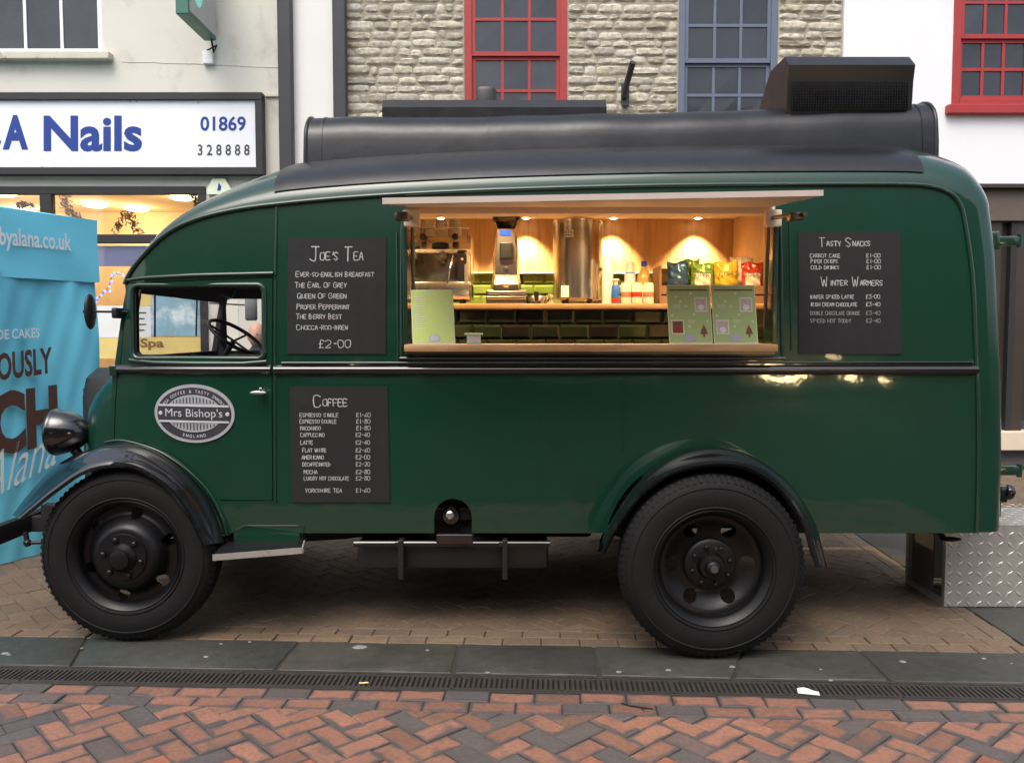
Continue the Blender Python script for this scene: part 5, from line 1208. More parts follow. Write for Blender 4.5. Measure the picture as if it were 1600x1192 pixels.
# grinder
Yg = 5.22; gx = cpt(791, 470, Yg).x; gr = thing('coffee_grinder', (gx, Yg+.1, zct), 'steel coffee grinder with blue display and dark bean hopper', 'coffee grinder')
k_ = Yg/F
def gz(py): return at(800, py, Yg).z
b = MB(); b.box(gx-31*k_, gx+31*k_, Yg-.04, Yg+.24, zct, gz(453), .006); b.build('knock_drawer', 'steel_dark', gr)
for py in (458, 466): b = MB(); b.box(gx-30*k_, gx+30*k_, Yg-.048, Yg-.038, gz(py+2.6), gz(py-2.6), .003); b.build('drawer_front', 'steel', gr)
b = MB(); b.rings([[Vector((gx+sx_*w_*k_, Yg+yy, gz(py))) for sx_, yy in ((-1, .02), (-.8, -.01-d_), (.8, -.01-d_), (1, .02), (1, .2), (-1, .2))] for w_, py, d_ in ((24, 453, .04), (23, 445, .04), (21, 430, .0), (20, 400, .0), (17, 372, .0), (14, 358, .0))]); b.build('body', 'steel', gr, smooth=30)
c = at(789, 364, Yg-.016); b = MB(); b.box(c.x-.031, c.x+.031, Yg-.020, Yg-.008, c.z-.014, c.z+.014, .002); b.build('display', 'lcd', gr)
b = MB(); b.box(gx-10*k_, gx+10*k_, Yg-.05, Yg, gz(405), gz(380), .006); b.build('spout', 'plastic_black', gr)
b = MB(); b.lathe([(.018, -.014), (.016, -.02), (.004, -.021)], Vector((gx, Yg-.0, gz(421))), 'y', 18); b.build('dial', 'chrome', gr, smooth=40)
b = MB(); b.lathe([(.022, 0), (.03, .012), (.03, .02), (.004, .021)], Vector((gx, Yg-.03, gz(450))), 'z', 18); b.build('tamper', 'steel', gr, smooth=40)
b = MB(); b.lathe([(13*k_, gz(360)), (15*k_, gz(352)), (21*k_, gz(343)), (22*k_, gz(338)), (21*k_, gz(334))], (gx, Yg+.09, 0), 'z', 28); b.build('hopper', 'hopper_glass', gr, smooth=50)
b = MB(); b.lathe([(10*k_, gz(361)), (13*k_, gz(350)), (16*k_, gz(345)), (3*k_, gz(343))], (gx, Yg+.09, 0), 'z', 20); b.build('beans', 'dark_inside', gr, smooth=50)
b = MB(); b.lathe([(22*k_, gz(334)), (22.5*k_, gz(332)), (8*k_, gz(330))], (gx, Yg+.09, 0), 'z', 28); b.build('lid', 'plastic_black', gr, smooth=40)
# tamper and jug between grinder and urn
c = cpt(838, 474, 5.18); b = MB(); b.lathe([(.030, 0), (.030, .016), (.012, .022), (.010, .03), (.016, .05), (.017, .07), (.010, .078), (.002, .079)], (c.x, 5.18, zct), 'z', 20)
tag(b.build('coffee_tamper', 'plastic_black', smooth=40), 'small black handled tamper on counter between grinder and urn', 'tamper')
c = cpt(838, 474, 5.34); b = MB(); b.lathe([(.055, 0), (.062, .006), (.064, .05), (.058, .058), (.052, .052), (.052, .01)], (c.x, 5.34, zct), 'z', 24, caps=False); b.lathe([(.06, .001), (.001, .001)], (c.x, 5.34, zct), 'z', 24)
tag(b.build('steel_tray', 'steel', smooth=40), 'low round steel dish behind the black tamper', 'dish')
c = cpt(860, 474, 5.22); b = MB(); b.lathe([(.02, 0), (.022, .004), (.022, .03), (.012, .036), (.012, .05), (.018, .06), (.004, .068)], (c.x, 5.22, zct), 'z', 16)
tag(b.build('glass_shaker', 'chrome', smooth=40), 'little shiny shaker standing against the urn', 'shaker')
# urn
Yu = 5.30; ux = cpt(902, 470, Yu+.16).x; ur_ = .152; urn = thing('water_urn', (ux, Yu+.16, zct), 'tall cylindrical stainless steel hot water urn on short feet', 'urn')
zb_, zt2_ = zct+.035, at(902, 342, Yu).z
b = MB(); b.lathe([(ur_-.01, zb_), (ur_, zb_+.008), (ur_, zt2_-.01), (ur_+.005, zt2_-.008), (ur_+.005, zt2_+.004), (ur_-.006, zt2_+.010), (ur_*.5, zt2_+.028), (.02, zt2_+.032)], (ux, Yu+.16, 0), 'z', 48); b.build('body', 'steel', urn, smooth=40)
for a in (-2.2, -.9, .8, 2.3): b = MB(); b.lathe([(.014, zct), (.012, zb_+.004)], (ux+.12*math.cos(a), Yu+.16+.12*math.sin(a), 0), 'z', 10); b.build('foot', 'plastic_black', urn)
for i in range(3):
    for j in range(3): c = Vector((ux-.075+i*.016, 0, at(870, 360+j*4.4, Yu).z)); yy = Yu+.16-math.sqrt(ur_**2-(c.x-ux)**2); MB().box(c.x-.0045, c.x+.0045, yy-.004, yy+.006, c.z-.005, c.z+.005, .001).build('key', 'badge_light', urn)
c = at(886, 455, Yu); b = MB(); yy = Yu+.16-math.sqrt(ur_**2-(c.x-ux)**2); b.box(c.x-.035, c.x+.035, yy-.006, yy+.01, c.z-.035, c.z+.035, .003); b.build('rating_plate', 'poster_pale', urn)
b = MB(); tz_ = at(950, 418, Yu).z; b.tube([(ux+ur_-.01, Yu+.16, tz_), (ux+ur_+.055, Yu+.14, tz_)], .011, 10); b.tube([(ux+ur_+.055, Yu+.14, tz_+.055), (ux+ur_+.055, Yu+.14, tz_-.03)], .010, 10); b.build('tap', 'plastic_black', urn, smooth=40)
# bottle of milk by the urn
def lathe_thing(name, px, Y, prof, mat, label, cat, parts=(), group=None, n=24):
    x = cpt(px, 470, Y).x; t = thing(name, (x, Y, zct), label, cat, group); b = MB(); b.lathe(prof, (x, Y, zct), 'z', n); b.build('body', mat, t, smooth=40)
    for nm, pf, mt in parts: b = MB(); b.lathe(pf, (x, Y, zct), 'z', n); b.build(nm, mt, t, smooth=40)
    return t
lathe_thing('cup_tower', 949, 5.32, [(.032, 0), (.034, .01), (.036, .18), (.037, .20), (.030, .275), (.018, .288), (.003, .29)], 'white_plastic', 'tall white plastic cup dispenser tube beside the urn tap', 'dispenser')
lathe_thing('squeeze_bottle', 962, 5.24, [(.024, 0), (.026, .004), (.026, .105), (.02, .118), (.01, .122)], 'label_blue', 'small blue labelled pump bottle with white nozzle', 'bottle', (('pump', [(.012, .12), (.012, .14), (.022, .146), (.022, .154), (.006, .158)], 'white_plastic'), ('label', [(.0265, .012), (.0268, .012), (.0268, .04), (.0265, .04)], 'crisp_red')))
lathe_thing('cream_can', 984, 5.42, [(.032, 0), (.034, .005), (.034, .20), (.028, .21), (.028, .212)], 'label_blue', 'spray cream can with blue label and white domed cap', 'can', (('cap', [(.029, .205), (.030, .21), (.029, .26), (.02, .272), (.003, .275)], 'white_plastic'), ('label', [(.0345, .10), (.0348, .10), (.0348, .20), (.0345, .20)], 'poster_white')))
lathe_thing('syrup_bottle', 1006, 5.42, [(.045, 0), (.048, .006), (.048, .15), (.036, .20), (.016, .235), (.015, .25)], 'amber', 'clear amber drink bottle with a blue screw cap', 'bottle', (('cap', [(.018, .245), (.0185, .25), (.0185, .275), (.014, .28), (.002, .281)], 'cap_blue'), ('label', [(.0485, .05), (.0487, .05), (.0487, .12), (.0485, .12)], 'poster_pale')))
for px, lb_, pm in ((978, 'cream drinks can next to the small blue pump bottle', 'can_print'), (995, 'cream drinks can in the middle of three on the counter', 'crisp_red'), (1013, 'cream drinks can next to the wooden snack crate', 'can_print')):
    t = lathe_thing('drinks_can', px, 5.24, [(.026, 0), (.032, .006), (.033, .012), (.033, .118), (.028, .128), (.028, .132), (.025, .129), (.002, .129)], 'can_a', lb_, 'can', (('band', [(.0333, .045), (.0336, .046), (.0336, .075), (.0333, .076)], pm),), 'three cream drinks cans')
# wooden crate with crisp packets
Yk = 5.30; kx0, kx1 = cpt(1030, 470, Yk).x, cpt(1203, 470, Yk).x; kz1 = at(1040, 415, Yk).z
ck = thing('snack_crate', ((kx0+kx1)/2, Yk+.12, zct), 'brown wooden crate filled with crisp packets on the counter', 'crate')
MB().box(kx0, kx0+.015, Yk, Yk+.26, zct, kz1, .002).build('end_board', 'wood_crate', ck); MB().box(kx1-.015, kx1, Yk, Yk+.26, zct, kz1, .002).build('end_board', 'wood_crate', ck)
MB().box(kx0+.015, kx1-.015, Yk+.245, Yk+.26, zct, kz1, .002).build('back_board', 'wood_crate', ck)
for k in range(2): MB().box(kx0+.015, kx1-.015, Yk, Yk+.012, zct+.004+k*.062, zct+.056+k*.062, .002).build('front_board', 'wood_crate', ck)
MB().box(kx0+.015, kx1-.015, Yk+.012, Yk+.245, zct, zct+.008).build('base_board', 'wood_crate', ck)
def packet(px, py, w_, h_, mat, mat2, label, tilt=0, word=None, Y=5.335):
    c = cpt(px, py, Y); t = thing('crisp_packet', (c.x, Y, c.z-h_/2), label, 'crisps', 'crisp packets in the crate'); rr = random.Random(px); ph = rr.random()*6
    def f(s, q, sg=-1):
        x = (s-.5)*w_*(1-.08*math.sin(math.pi*q)); z = (q-.5)*h_; bul = (math.sin(math.pi*s)**.6)*(math.sin(math.pi*min(1, max(0, q)))**.6)*.035
        bul += .006*math.sin(s*17+ph+q*5)*abs(q-.5)*2+.004*math.sin(q*23+s*9)
        a = tilt; return Vector((c.x+x*math.cos(a)-z*math.sin(a), Y+.02+sg*bul+rr.uniform(-.0015, .0015), c.z+z*math.cos(a)+x*math.sin(a)+.006*math.sin(s*9+ph)*(q > .9)))
    b = MB(); b.grid(lambda s, q: f(s, q, -1), 14, 16); b.grid(lambda s, q: f(s, q, .8), 14, 16); b.build('bag', mat, t, smooth=35)
    if mat2:
        b = MB(); b.grid(lambda s, q: f(.14+.72*s, .12+.52*q, -1)+Vector((0, -.004, 0)), 10, 10); pn = b.build('label_panel', mat2, t, smooth=40)
    if word:
        y_ = Y-.028; put_text('lettering', word, (-w_*.36, w_*.36, h_*.02, h_*.02+.026), lambda x, y: Vector((c.x+x*math.cos(tilt)-y*math.sin(tilt), y_, c.z+y*math.cos(tilt)+x*math.sin(tilt))), 'grey_letter', t, .0)
packet(1060, 432, .135, .18, 'crisp_blue', None, 'dark blue shiny crisp packet against the crate end', .04)
packet(1098, 434, .145, .18, 'crisp_green', 'crisp_cream', 'green and cream crisp packet between blue and yellow ones', -.03, 'PIPERS', 5.325)
packet(1136, 432, .155, .18, 'crisp_yellow', None, 'bright yellow crisp packet between green and red ones', .05, 'PIPERS', 5.33)
packet(1176, 434, .135, .19, 'crisp_red', 'crisp_cream', 'red topped cream crisp packet at the crate end', .0, 'PIPERS', 5.325)
packet(1080, 428, .12, .18, 'crisp_green', None, 'plain green crisp packet tucked behind the blue one', .02, None, 5.39)
packet(1160, 424, .15, .18, 'crisp_cream', None, 'pale crisp packet behind the red and yellow ones', .0, None, 5.40)
# ------------------------------------------------------------------ cards standing on the sill
def card(name, px0, px1, py0, py1, Yb, lean, mat, label, cat, skew=0):
    a, c = at(px0, py1, Yb), at(px1, py0, Yb); w_, h_ = c.x-a.x, c.z-zsl
    def mp(x, y, d_=0): return Vector((a.x+x*w_-skew*(1-y)*.0+skew*y*w_*-.06, Yb+lean*y*h_-d_-.002, zsl+.001+y*h_))
    t = thing(name, (a.x+w_/2, Yb+.02, zsl), label, cat)
    b = MB(); b.prism([mp(0, 0), mp(1, 0), mp(1, 1), mp(0, 1)], (0, .004, 0)); b.build('backing', 'poster_pale', t)
    b = MB(); b.prism([mp(.02, .03, .001), mp(.98, .03, .001), mp(.98, .985, .001), mp(.02, .985, .001)], (0, -.001, 0)); b.build('print', mat, t)
    b = MB(); b.prism([mp(.42, 0, -.006), mp(.58, 0, -.006), mp(.58, .55, -.006), mp(.42, .55, -.006)], (0, .07, 0)); b.build('easel_foot', 'clear_glass', t) if 0 else None
    return t, mp
def rect(t, mp, x0, x1, y0, y1, mat, name='print_block', d_=.0032):
    b = MB(); b.prism([mp(x0, y0, d_), mp(x1, y0, d_), mp(x1, y1, d_), mp(x0, y1, d_)], (0, -.0006, 0)); return b.build(name, mat, t)
def oval(t, mp, cx, cy, rx_, ry_, mat, name='emblem', d_=.0034, n=24):
    b = MB(); r_ = [mp(cx+rx_*math.cos(6.2832*k/n), cy+ry_*math.sin(6.2832*k/n), d_) for k in range(n)]; b.rings([r_, [p+Vector((0, -.0005, 0)) for p in r_]]); return b.build(name, mat, t)
t, mp = card('menu_card', 645, 711, 453, 538, 4.44, .10, 'poster_green', 'yellow green menu card with pale lines leaning beside the hatch jamb', 'menu card', 1)
put_text('lettering', 'Menu', (.33, .62, .91, .955), lambda x, y: mp(x, y, .004), 'poster_pale', t)
for k in range(14):
    y = .86-.042*k-(.03 if k > 6 else 0); wd = rnd.uniform(.14, .28); rect(t, mp, .08, .08+wd, y, y+.014, 'poster_pale', 'menu_line')
    if k not in (0, 7): rect(t, mp, .84, .90, y, y+.014, 'poster_pale', 'menu_line')
oval(t, mp, .52, .11, .14, .065, 'poster_lilac'); oval(t, mp, .52, .11, .11, .04, 'badge_light', 'emblem', .0042)
for i, (p0_, p1_, lb_) in enumerate(((1046, 1115, 'green snowflake poster with mulled drink picture on the serving sill'), (1116, 1186, 'green snowflake poster with whipped cream drink picture on the serving sill'))):
    t, mp = card('drinks_poster', p0_, p1_, 445, 536, 4.45, .12, 'poster_green_dark', lb_, 'poster', 1)
    rect(t, mp, .06, .94, .90, .925, 'poster_brown', 'heading'); 
    for (x0_, x1_, y0_, y1_, m2) in ((.62, .92, .54, .79, 'poster_pink'), (.06, .36, .16, .41, 'poster_brown' if i == 0 else 'poster_pink')):
        rect(t, mp, x0_, x1_, y0_, y1_, 'poster_pale', 'picture_border'); rect(t, mp, x0_+.03, x1_-.03, y0_+.025, y1_-.025, m2, 'picture', .0042)
        oval(t, mp, (x0_+x1_)/2, y0_+.08, .07, .05, 'crisp_red' if (i+x0_ < .5) else 'paper', 'picture_cup', .005)
    for sx_, sy_ in ((.2, .8), (.55, .86), (.1, .48), (.42, .64), (.6, .50), (.9, .38), (.48, .30), (.30, .72)):
        b = MB(); 
        for a in (0, 1.047, 2.094):
            dx_, dy_ = .036*math.cos(a), .028*math.sin(a); ex_, ey_ = -.007*math.sin(a), .006*math.cos(a)
            b.add([mp(sx_-dx_-ex_, sy_-dy_-ey_, .0036), mp(sx_+dx_-ex_, sy_+dy_-ey_, .0036), mp(sx_+dx_+ex_, sy_+dy_+ey_, .0036), mp(sx_-dx_+ex_, sy_-dy_+ey_, .0036)], [(0, 1, 2, 3)])
        b.build('snowflake', 'poster_pale', t)
    for k in range(4): rect(t, mp, .12, .30, .60+.02*k+.0, .609+.02*k, 'poster_pale', 'text_line')
    for k in range(3): rect(t, mp, .44, .62, .36+.02*k, .369+.02*k, 'poster_pale', 'text_line')
    b = MB(); b.add([mp(x, y, .0036) for x, y in ((.72, .17), (.90, .17), (.81, .31))]+[mp(x, y, .0037) for x, y in ((.74, .22), (.88, .22), (.81, .33))], [(0, 1, 2), (3, 4, 5)]); b.build('tree_print', 'poster_brown', t); rect(t, mp, .79, .83, .12, .17, 'poster_brown', 'tree_print')
    oval(t, mp, .50, .105, .13, .055, 'poster_lilac')
c = at(740, 538, 4.50); t = thing('price_stand', (c.x, 4.52, zsl), 'small mint card holder with lilac oval standing on the sill', 'card holder')
b = MB(); b.box(c.x-.036, c.x+.036, 4.50, 4.56, zsl, zsl+.048, .003); b.build('stand', 'mint', t); b = MB(); b.box(c.x-.047, c.x+.047, 4.49, 4.565, zsl+.048, zsl+.058, .002); b.build('rim', 'mint', t)
b = MB(); r_ = [Vector((c.x+.026*math.cos(.2618*k), 4.4995, zsl+.026+.014*math.sin(.2618*k))) for k in range(24)]; b.rings([r_, [p+Vector((0, -.001, 0)) for p in r_]]); b.build('emblem', 'poster_lilac', t)
# ------------------------------------------------------------------ chalk menus on the van side
def board(px0, px1, py0, py1, label, skx=0):
    P = [sp(px0+skx, py1), sp(px1+skx, py1), sp(px1, py0), sp(px0, py0)]
    cx = (P[0][0]+P[1][0])/2; z_ = P[0][1]
    t = thing('chalk_menu', (cx, ys(cx, z_), z_), label, 'menu board')
    b = MB(); n = 6
    rows = []
    for j in range(n+1):
        f = j/n; row = []
        for i in range(5):
            x = (P[0][0]*(1-f)+P[3][0]*f)*(1-i/4)+(P[1][0]*(1-f)+P[2][0]*f)*i/4; z = P[0][1]+(P[3][1]-P[0][1])*f; row.append(Vector((x, ys(x, z)-.007, z)))
        rows.append(row)
    b.add([p for r in rows for p in r]+[p+Vector((0, .0062, 0)) for r in rows for p in r], [(i*5+j, i*5+j+1, (i+1)*5+j+1, (i+1)*5+j) for i in range(n) for j in range(4)])
    m = (n+1)*5; per = [0, 1, 2, 3, 4]+[i*5+4 for i in range(1, n+1)]+[n*5+j for j in (3, 2, 1, 0)]+[i*5 for i in range(n-1, 0, -1)]
    b.f += [(per[k], per[(k+1) % len(per)], per[(k+1) % len(per)]+m, per[k]+m) for k in range(len(per))]
    b.build('board', 'board', t, smooth=30)
    return t
def pm(px, py):
    x, z = sp(px, py); return Vector((x, ys(x, z)-.0085, z))
def wr(t, s, px, py, h, wd, big=1.0, mat='chalk', sw=None):
    k = 1  # work in pixels of the panel, y up
    chalk_line('chalk_lettering', s, px, -py, h, wd, lambda x, y: pm(x, -y), mat, t, big, sw, seed=hash_(s+str(px)))
def hash_(s): return sum((i+1)*ord(c) for i, c in enumerate(s))
t = board(449, 603, 371, 553, 'black chalk menu headed with tea list above the waist rail', 0)
wr(t, "JOE'S", 483, 406, 12, 45, 1.9, sw=1.6); wr(t, 'TEA', 537, 406, 12, 30, 1.9, sw=1.6)
for s, x, y, wd in (('EVER-SO-ENGLISH BREAKFAST', 462, 432, 122), ('THE EARL OF GREY', 461, 449, 80), ('QUEEN OF GREEN', 465, 466, 76), ('PROPER PEPPERMINT', 464, 483, 82), ('THE BERRY BEST', 463, 498, 71), ('CHOCCA-ROO-BREW', 464, 515, 80)): wr(t, s, x, y, 6.2, wd, 1.3, sw=1.15)
wr(t, '\u00a32-00', 499, 543, 12, 49, 1, sw=1.4)
t = board(453, 606, 604, 785, 'black chalk menu headed with coffee list below the waist rail', 3)
wr(t, 'COFFEE', 491, 634, 10.5, 52, 1.8, sw=1.6)
for i, (s, x, y, wd, pr_) in enumerate((('ESPRESSO SINGLE', 469, 651, 60, '1-60'), ('ESPRESSO DOUBLE', 469, 661, 57, '1-80'), ('MACCHIATO', 470, 671.5, 31, '1-80'), ('CAPPUCCINO', 470, 682, 37, '2-40'), ('LATTE', 470, 694, 19, '2-40'), ('FLAT WHITE', 473, 706, 37, '2-60'), ('AMERICANO', 472, 717, 34, '2-00'), ('DECAFFEINATED', 473, 728, 43, '2-20'), ('MOCHA', 475, 740, 21, '2-80'), ('LUXURY HOT CHOCOLATE', 475, 750, 70, '2-80'), ('YORKSHIRE TEA', 477, 769, 57, '1-60'))):
    wr(t, s, x, y, 5.4, wd, 1.1, sw=1.05); wr(t, '\u00a3'+pr_, 556+(1 if i < 3 else 0), y, 6.2, 22, 1, sw=1.0)
t = board(1249, 1410, 361, 553, 'black chalk menu headed with snacks and winter drinks beside the hatch', -2)
wr(t, 'TASTY', 1282, 384, 7.5, 34, 1.9, sw=1.3); wr(t, 'SNACKS', 1324, 384, 7.5, 38, 1.9, sw=1.3); wr(t, 'WINTER', 1284, 446, 7.5, 41, 2.0, sw=1.3); wr(t, 'WARMERS', 1332, 446, 7.5, 48, 2.0, sw=1.3)
for i, (s, x, y, wd, pr_) in enumerate((('CARROT CAKE', 1267, 402, 47, '1-00'), ('PIPER CRISPS', 1268, 411, 42, '1-00'), ('COLD DRINKS', 1268, 420.5, 44, '1-00'), ('WINTER SPICED LATTE', 1266, 466.5, 68, '3-00'), ('IRISH CREAM CHOCOLATE', 1266, 478.5, 73, '3-40'), ('DOUBLE CHOCOLATE ORANGE', 1266, 492, 77, '3-40'), ('SPICED HOT TODDY', 1266, 504, 63, '2-40'))):
    wr(t, s, x, y, 5.2, wd, 1.1, 'chalk' if i < 5 else 'chalk_dim', sw=1.0); wr(t, '\u00a3'+pr_, 1355 if i < 3 else 1353, y, 6, 22, 1, 'chalk' if i < 5 else 'chalk_dim', sw=1.0)
# ------------------------------------------------------------------ aluminium steps at the rear
sy0, sy1, sx0_, sx1_, sz_ = 4.93, 5.43, at(1475, 955, 4.93).x, 3.5, at(1500, 820, 4.93).z
stp = thing('rear_steps', ((sx0_+sx1_)/2, (sy0+sy1)/2, 0), 'chequer plate aluminium step box standing at the rear of the van', 'steps')
MB().box(sx0_, sx1_, sy0, sy0+.006, .005, sz_-.004).build('front_panel', 'alu', stp); MB().box(sx0_, sx1_, sy0-.002, sy1, sz_-.004, sz_, .001).build('top_panel', 'alu', stp); MB().box(sx0_+.03, sx1_, sy1-.006, sy1, .03, sz_-.004).build('back_panel', 'alu', stp)
def loz(b, c, ax_, bx_, nrm, L=.029, W_=.011, h=.003):
    c = Vector(c); b.add([c-ax_*L, c-bx_*W_, c+ax_*L, c+bx_*W_, c+nrm*h-ax_*L*.6, c+nrm*h-bx_*W_*.4, c+nrm*h+ax_*L*.6, c+nrm*h+bx_*W_*.4], [(0,1,5,4),(1,2,6,5),(2,3,7,6),(3,0,4,7),(4,5,6,7)])
b = MB(); s2 = math.sqrt(.5); pt = .058
for i in range(23):
    for j in range(12):
        x, z = sx0_+.025+i*pt, .02+j*pt
        if z > sz_-.02: continue
        a = Vector((s2, 0, s2)) if (i+j) % 2 else Vector((-s2, 0, s2)); loz(b, (x, sy0, z), a, Vector((a.z, 0, -a.x)), Vector((0, -1, 0)))
b.build('tread_pattern', 'alu', stp, kind='stuff')
b = MB()
for i in range(23):
    for j in range(11):
        x, y = sx0_+.025+i*pt, sy0+.02+j*pt
        a = Vector((s2, s2, 0)) if (i+j) % 2 else Vector((-s2, s2, 0)); loz(b, (x, y, sz_), a, Vector((a.y, -a.x, 0)), Vector((0, 0, 1)))
b.build('tread_pattern', 'alu', stp, kind='stuff')
b = MB(); b.box(sx0_, sx0_+.03, sy0+.008, sy0+.035, .0, sz_-.005); b.box(sx0_, sx0_+.03, sy1-.03, sy1, .0, sz_-.005); b.box(sx0_, sx0_+.03, sy0+.035, sy1-.03, .0, .03); b.box(sx0_, sx0_+.03, sy0+.035, sy1-.03, sz_-.03, sz_-.005); b.build('end_frame', 'alu', stp)
MB().box(sx0_+.028, sx0_+.034, sy0+.2, sy1-.03, .03, sz_-.03).build('end_panel', 'plinth', stp)
# ------------------------------------------------------------------ gazebo of the cake stall
Bt = Vector((-3.17, 6.56, 0)); du = Vector((.431, .902, 0)).normalized(); dn = Vector((-du.y, du.x, 0))
gz_ = thing('market_gazebo', Bt-du*1.5+dn*1.5, 'turquoise printed gazebo stall beside the van bonnet', 'gazebo')
def gm(u, z, o_=0): return Bt+du*u-dn*o_+Vector((0, 0, z))
def wrinkle(u, z): return .012*math.sin(u*5.3-z*3.1)+.010*abs(math.sin(u*6.1+z*1.3+.4))**6+.012*math.sin(u*9+z*2)+.008*math.sin(u*23+z*7)*(1-z/3)+.010*math.sin(z*5+u*3)+.004*math.sin(u*41-z*11)
b = MB(); b.grid(lambda s, q: gm(-3+3*s, .012+2.0*q, wrinkle(-3+3*s, 2.0*q)), 90, 50); b.build('side_wall', 'tent', gz_, smooth=60)
b = MB(); b.grid(lambda s, q: gm(-3+3*s+.01, 1.98+.47*q-.05*math.sin(math.pi*s)*0, .030-.012*q+.010*math.sin((-3+3*s)*11+q*2)*(1-q*.6)+.005*math.sin(s*47+q*3)+.004*math.sin(q*6+s*20)), 80, 12); b.build('valance', 'tent', gz_, smooth=60)
C4 = [Bt+Vector((0, 0, 2.45)), Bt-du*3+Vector((0, 0, 2.45)), Bt-du*3+dn*3+Vector((0, 0, 2.45)), Bt+dn*3+Vector((0, 0, 2.45))]; ap = Bt-du*1.5+dn*1.5+Vector((0, 0, 2.72))
b = MB(); b.add(C4+[ap], [(0, 1, 4), (1, 2, 4), (2, 3, 4), (3, 0, 4)]); b.build('canopy', 'tent', gz_)
b = MB(); b.grid(lambda s, q: Bt+dn*3*s+Vector((0, 0, 1.98+.47*q)), 20, 4); b.build('valance', 'tent', gz_)
b = MB(); b.grid(lambda s, q: Bt+dn*(.0+.16*s)+du*.02*s+Vector((0, 0, .01+2.0*q))+du*.012*math.sin(q*12+s*5), 8, 30); b.build('wall_return', 'tent', gz_, smooth=60)
for p in C4: q = p+(ap-p).normalized()*.05; MB().box(q.x-.02, q.x+.02, q.y-.02, q.y+.02, 0, 2.44).build('leg', 'tent_pole', gz_)
def tentpx(px, py, o_=.045):
    u_ = (px-800)/F; v__ = (596-py)/F; c_, s_ = math.cos(PITCH), math.sin(PITCH); D = Vector((u_, c_+v__*s_, -s_+v__*c_)); O = Vector((0, 0, CH)); P0 = Bt-dn*o_; t_ = (P0-O).dot(dn)/D.dot(dn); return O+D*t_
def ttext(name, s, q0, q1, h, mat, off=0, shear=0, base=(0, 0)):
    """text on the side wall between photo points q0 (left baseline) and q1 (right baseline), h = cap height in metres"""
    A_, B_ = tentpx(*q0), tentpx(*q1); u0, u1 = (A_-Bt).dot(du), (B_-Bt).dot(du); z0, z1 = A_.z, B_.z
    put_text(name, s, (0, 1, 0, h), lambda x, y: gm(u0+(u1-u0)*x, z0+(z1-z0)*x+y, .045), mat, gz_, off, shear)
ttext('lettering', 'byalana.co.uk', (0, 391), (112, 400), .16, 'tent_white', .018)
ttext('lettering', 'DE CAKES', (-4, 531), (62, 527), .068, 'tent_white', .012)
ttext('lettering', 'OUSLY', (-4, 596), (82, 583), .19, 'tent_brown', .03)
ttext('lettering', 'CH', (-14, 716), (92, 694), .44, 'tent_brown', .05)
ttext('script_lettering', 'Alana', (-30, 790), (92, 722), .30, 'tent_white', -.006, .5)
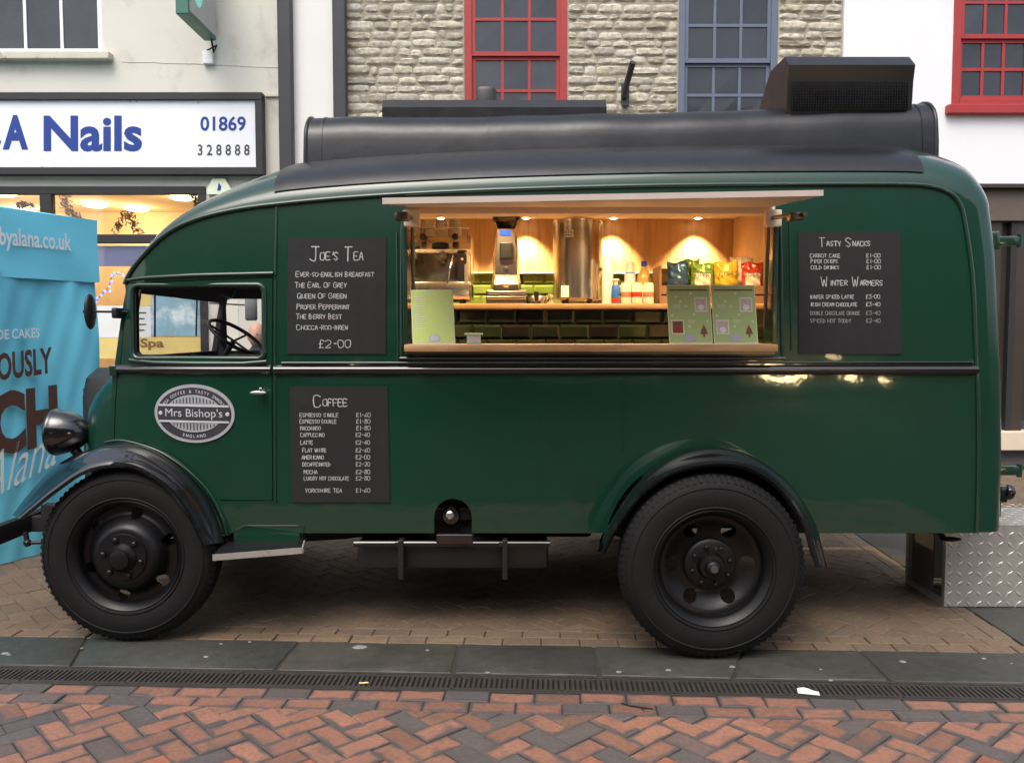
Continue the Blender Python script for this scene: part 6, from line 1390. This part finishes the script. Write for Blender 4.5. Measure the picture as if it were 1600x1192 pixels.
# ------------------------------------------------------------------ passer-by beyond the van, seen through the cab
hd = at(401, 524, 8.0); per = thing('person', (hd.x, 8.0, 0), 'balding person in dark jacket standing beyond the van cab window', 'person')
def skin_body():
    k = (hd.z+.11)/1.72; J = {'pel': (0, 0, .93, .13), 'waist': (0, 0, 1.08, .125), 'chest': (0, -.01, 1.30, .15), 'neck': (0, 0, 1.47, .06), 'nk2': (0, -.01, 1.53, .055)}
    for s_, n_ in ((-1, 'l'), (1, 'r')): J.update({'sh'+n_: (.18*s_, 0, 1.42, .065), 'el'+n_: (.24*s_, .02, 1.13, .048), 'wr'+n_: (.23*s_, -.06, .88, .034), 'hp'+n_: (.09*s_, 0, .88, .095), 'kn'+n_: (.10*s_, -.01, .49, .062), 'an'+n_: (.11*s_, .02, .09, .045), 'ft'+n_: (.12*s_, -.13, .045, .04)})
    E = [('pel', 'waist'), ('waist', 'chest'), ('chest', 'neck'), ('neck', 'nk2')]
    for n_ in 'lr': E += [('chest', 'sh'+n_), ('sh'+n_, 'el'+n_), ('el'+n_, 'wr'+n_), ('pel', 'hp'+n_), ('hp'+n_, 'kn'+n_), ('kn'+n_, 'an'+n_), ('an'+n_, 'ft'+n_)]
    ks = list(J); me = bpy.data.meshes.new('body'); me.from_pydata([Vector(J[q][:3])*k for q in ks], [(ks.index(a), ks.index(c)) for a, c in E], [])
    o = bpy.data.objects.new('body', me); col.objects.link(o); me.materials.append(MAT['cloth_dark']); o.parent = per
    m = o.modifiers.new('s', 'SKIN'); sv = me.skin_vertices[0].data
    for i, q in enumerate(ks): sv[i].radius = (J[q][3]*k, J[q][3]*k*.9); sv[i].use_root = q == 'pel'
    o.modifiers.new('d', 'SUBSURF').levels = 2; o.modifiers['d'].render_levels = 2
    for s_ in (-1, 1):
        b = MB(); hx = Vector((.23*s_, -.06, .88))*k+per.location; b.ell(hx+Vector((0, -.02, -.06)), (.02, .042, .052), 12, 8)
        for f_ in range(4): b.tube([hx+Vector((0, -.052+f_*.02, -.09)), hx+Vector((-.004*s_, -.058+f_*.02, -.135)), hx+Vector((-.018*s_, -.056+f_*.02, -.165-.006*(f_ in (1, 2)))) ], [.010, .009, .007], 7)
        b.tube([hx+Vector((-.01*s_, -.05, -.04)), hx+Vector((-.022*s_, -.082, -.075)), hx+Vector((-.024*s_, -.085, -.105))], [.012, .010, .008], 7); b.build('hand', 'skin', per, smooth=60)
skin_body()
c = hd; b = MB(); rs_ = []
for i in range(19):
    t_ = -math.pi/2+math.pi*i/18; z = math.sin(t_); rr_ = max(.02, math.cos(t_)); ring = []
    for k in range(24):
        a = 6.28319*k/24; x, y = math.cos(a), math.sin(a); wd = .078*rr_*(1-.18*max(0, -z)); dp = .098*rr_; fy_ = 0
        if y < -.6 and abs(x) < .5:
            fy_ = -.022*math.exp(-((z+.12)/.16)**2)*math.exp(-(x/.16)**2)+.008*math.exp(-((z-.08)/.08)**2)*math.exp(-((abs(x)-.4)/.15)**2)-.008*math.exp(-((z+.45)/.08)**2)*math.exp(-(x/.3)**2)
        ring.append(c+Vector((x*wd, y*dp+fy_, z*.118)))
    rs_.append(ring)
b.rings(rs_); 
for s_ in (-1, 1): b.ell(c+Vector((.08*s_, .012, -.01)), (.012, .022, .034), 10, 6)
b.build('head', 'skin', per, smooth=60)
b = MB()
for s_ in (-1, 1): b.ell(c+Vector((.031*s_, -.088, .008)), (.010, .006, .006), 8, 5)
b.build('eyes', 'dark_inside', per, smooth=60)
b = MB(); b.ell(c+Vector((0, .022, -.01)), (.084, .085, .085), 20, 10, -.6, .55); b.build('hair', 'hair', per, smooth=60)
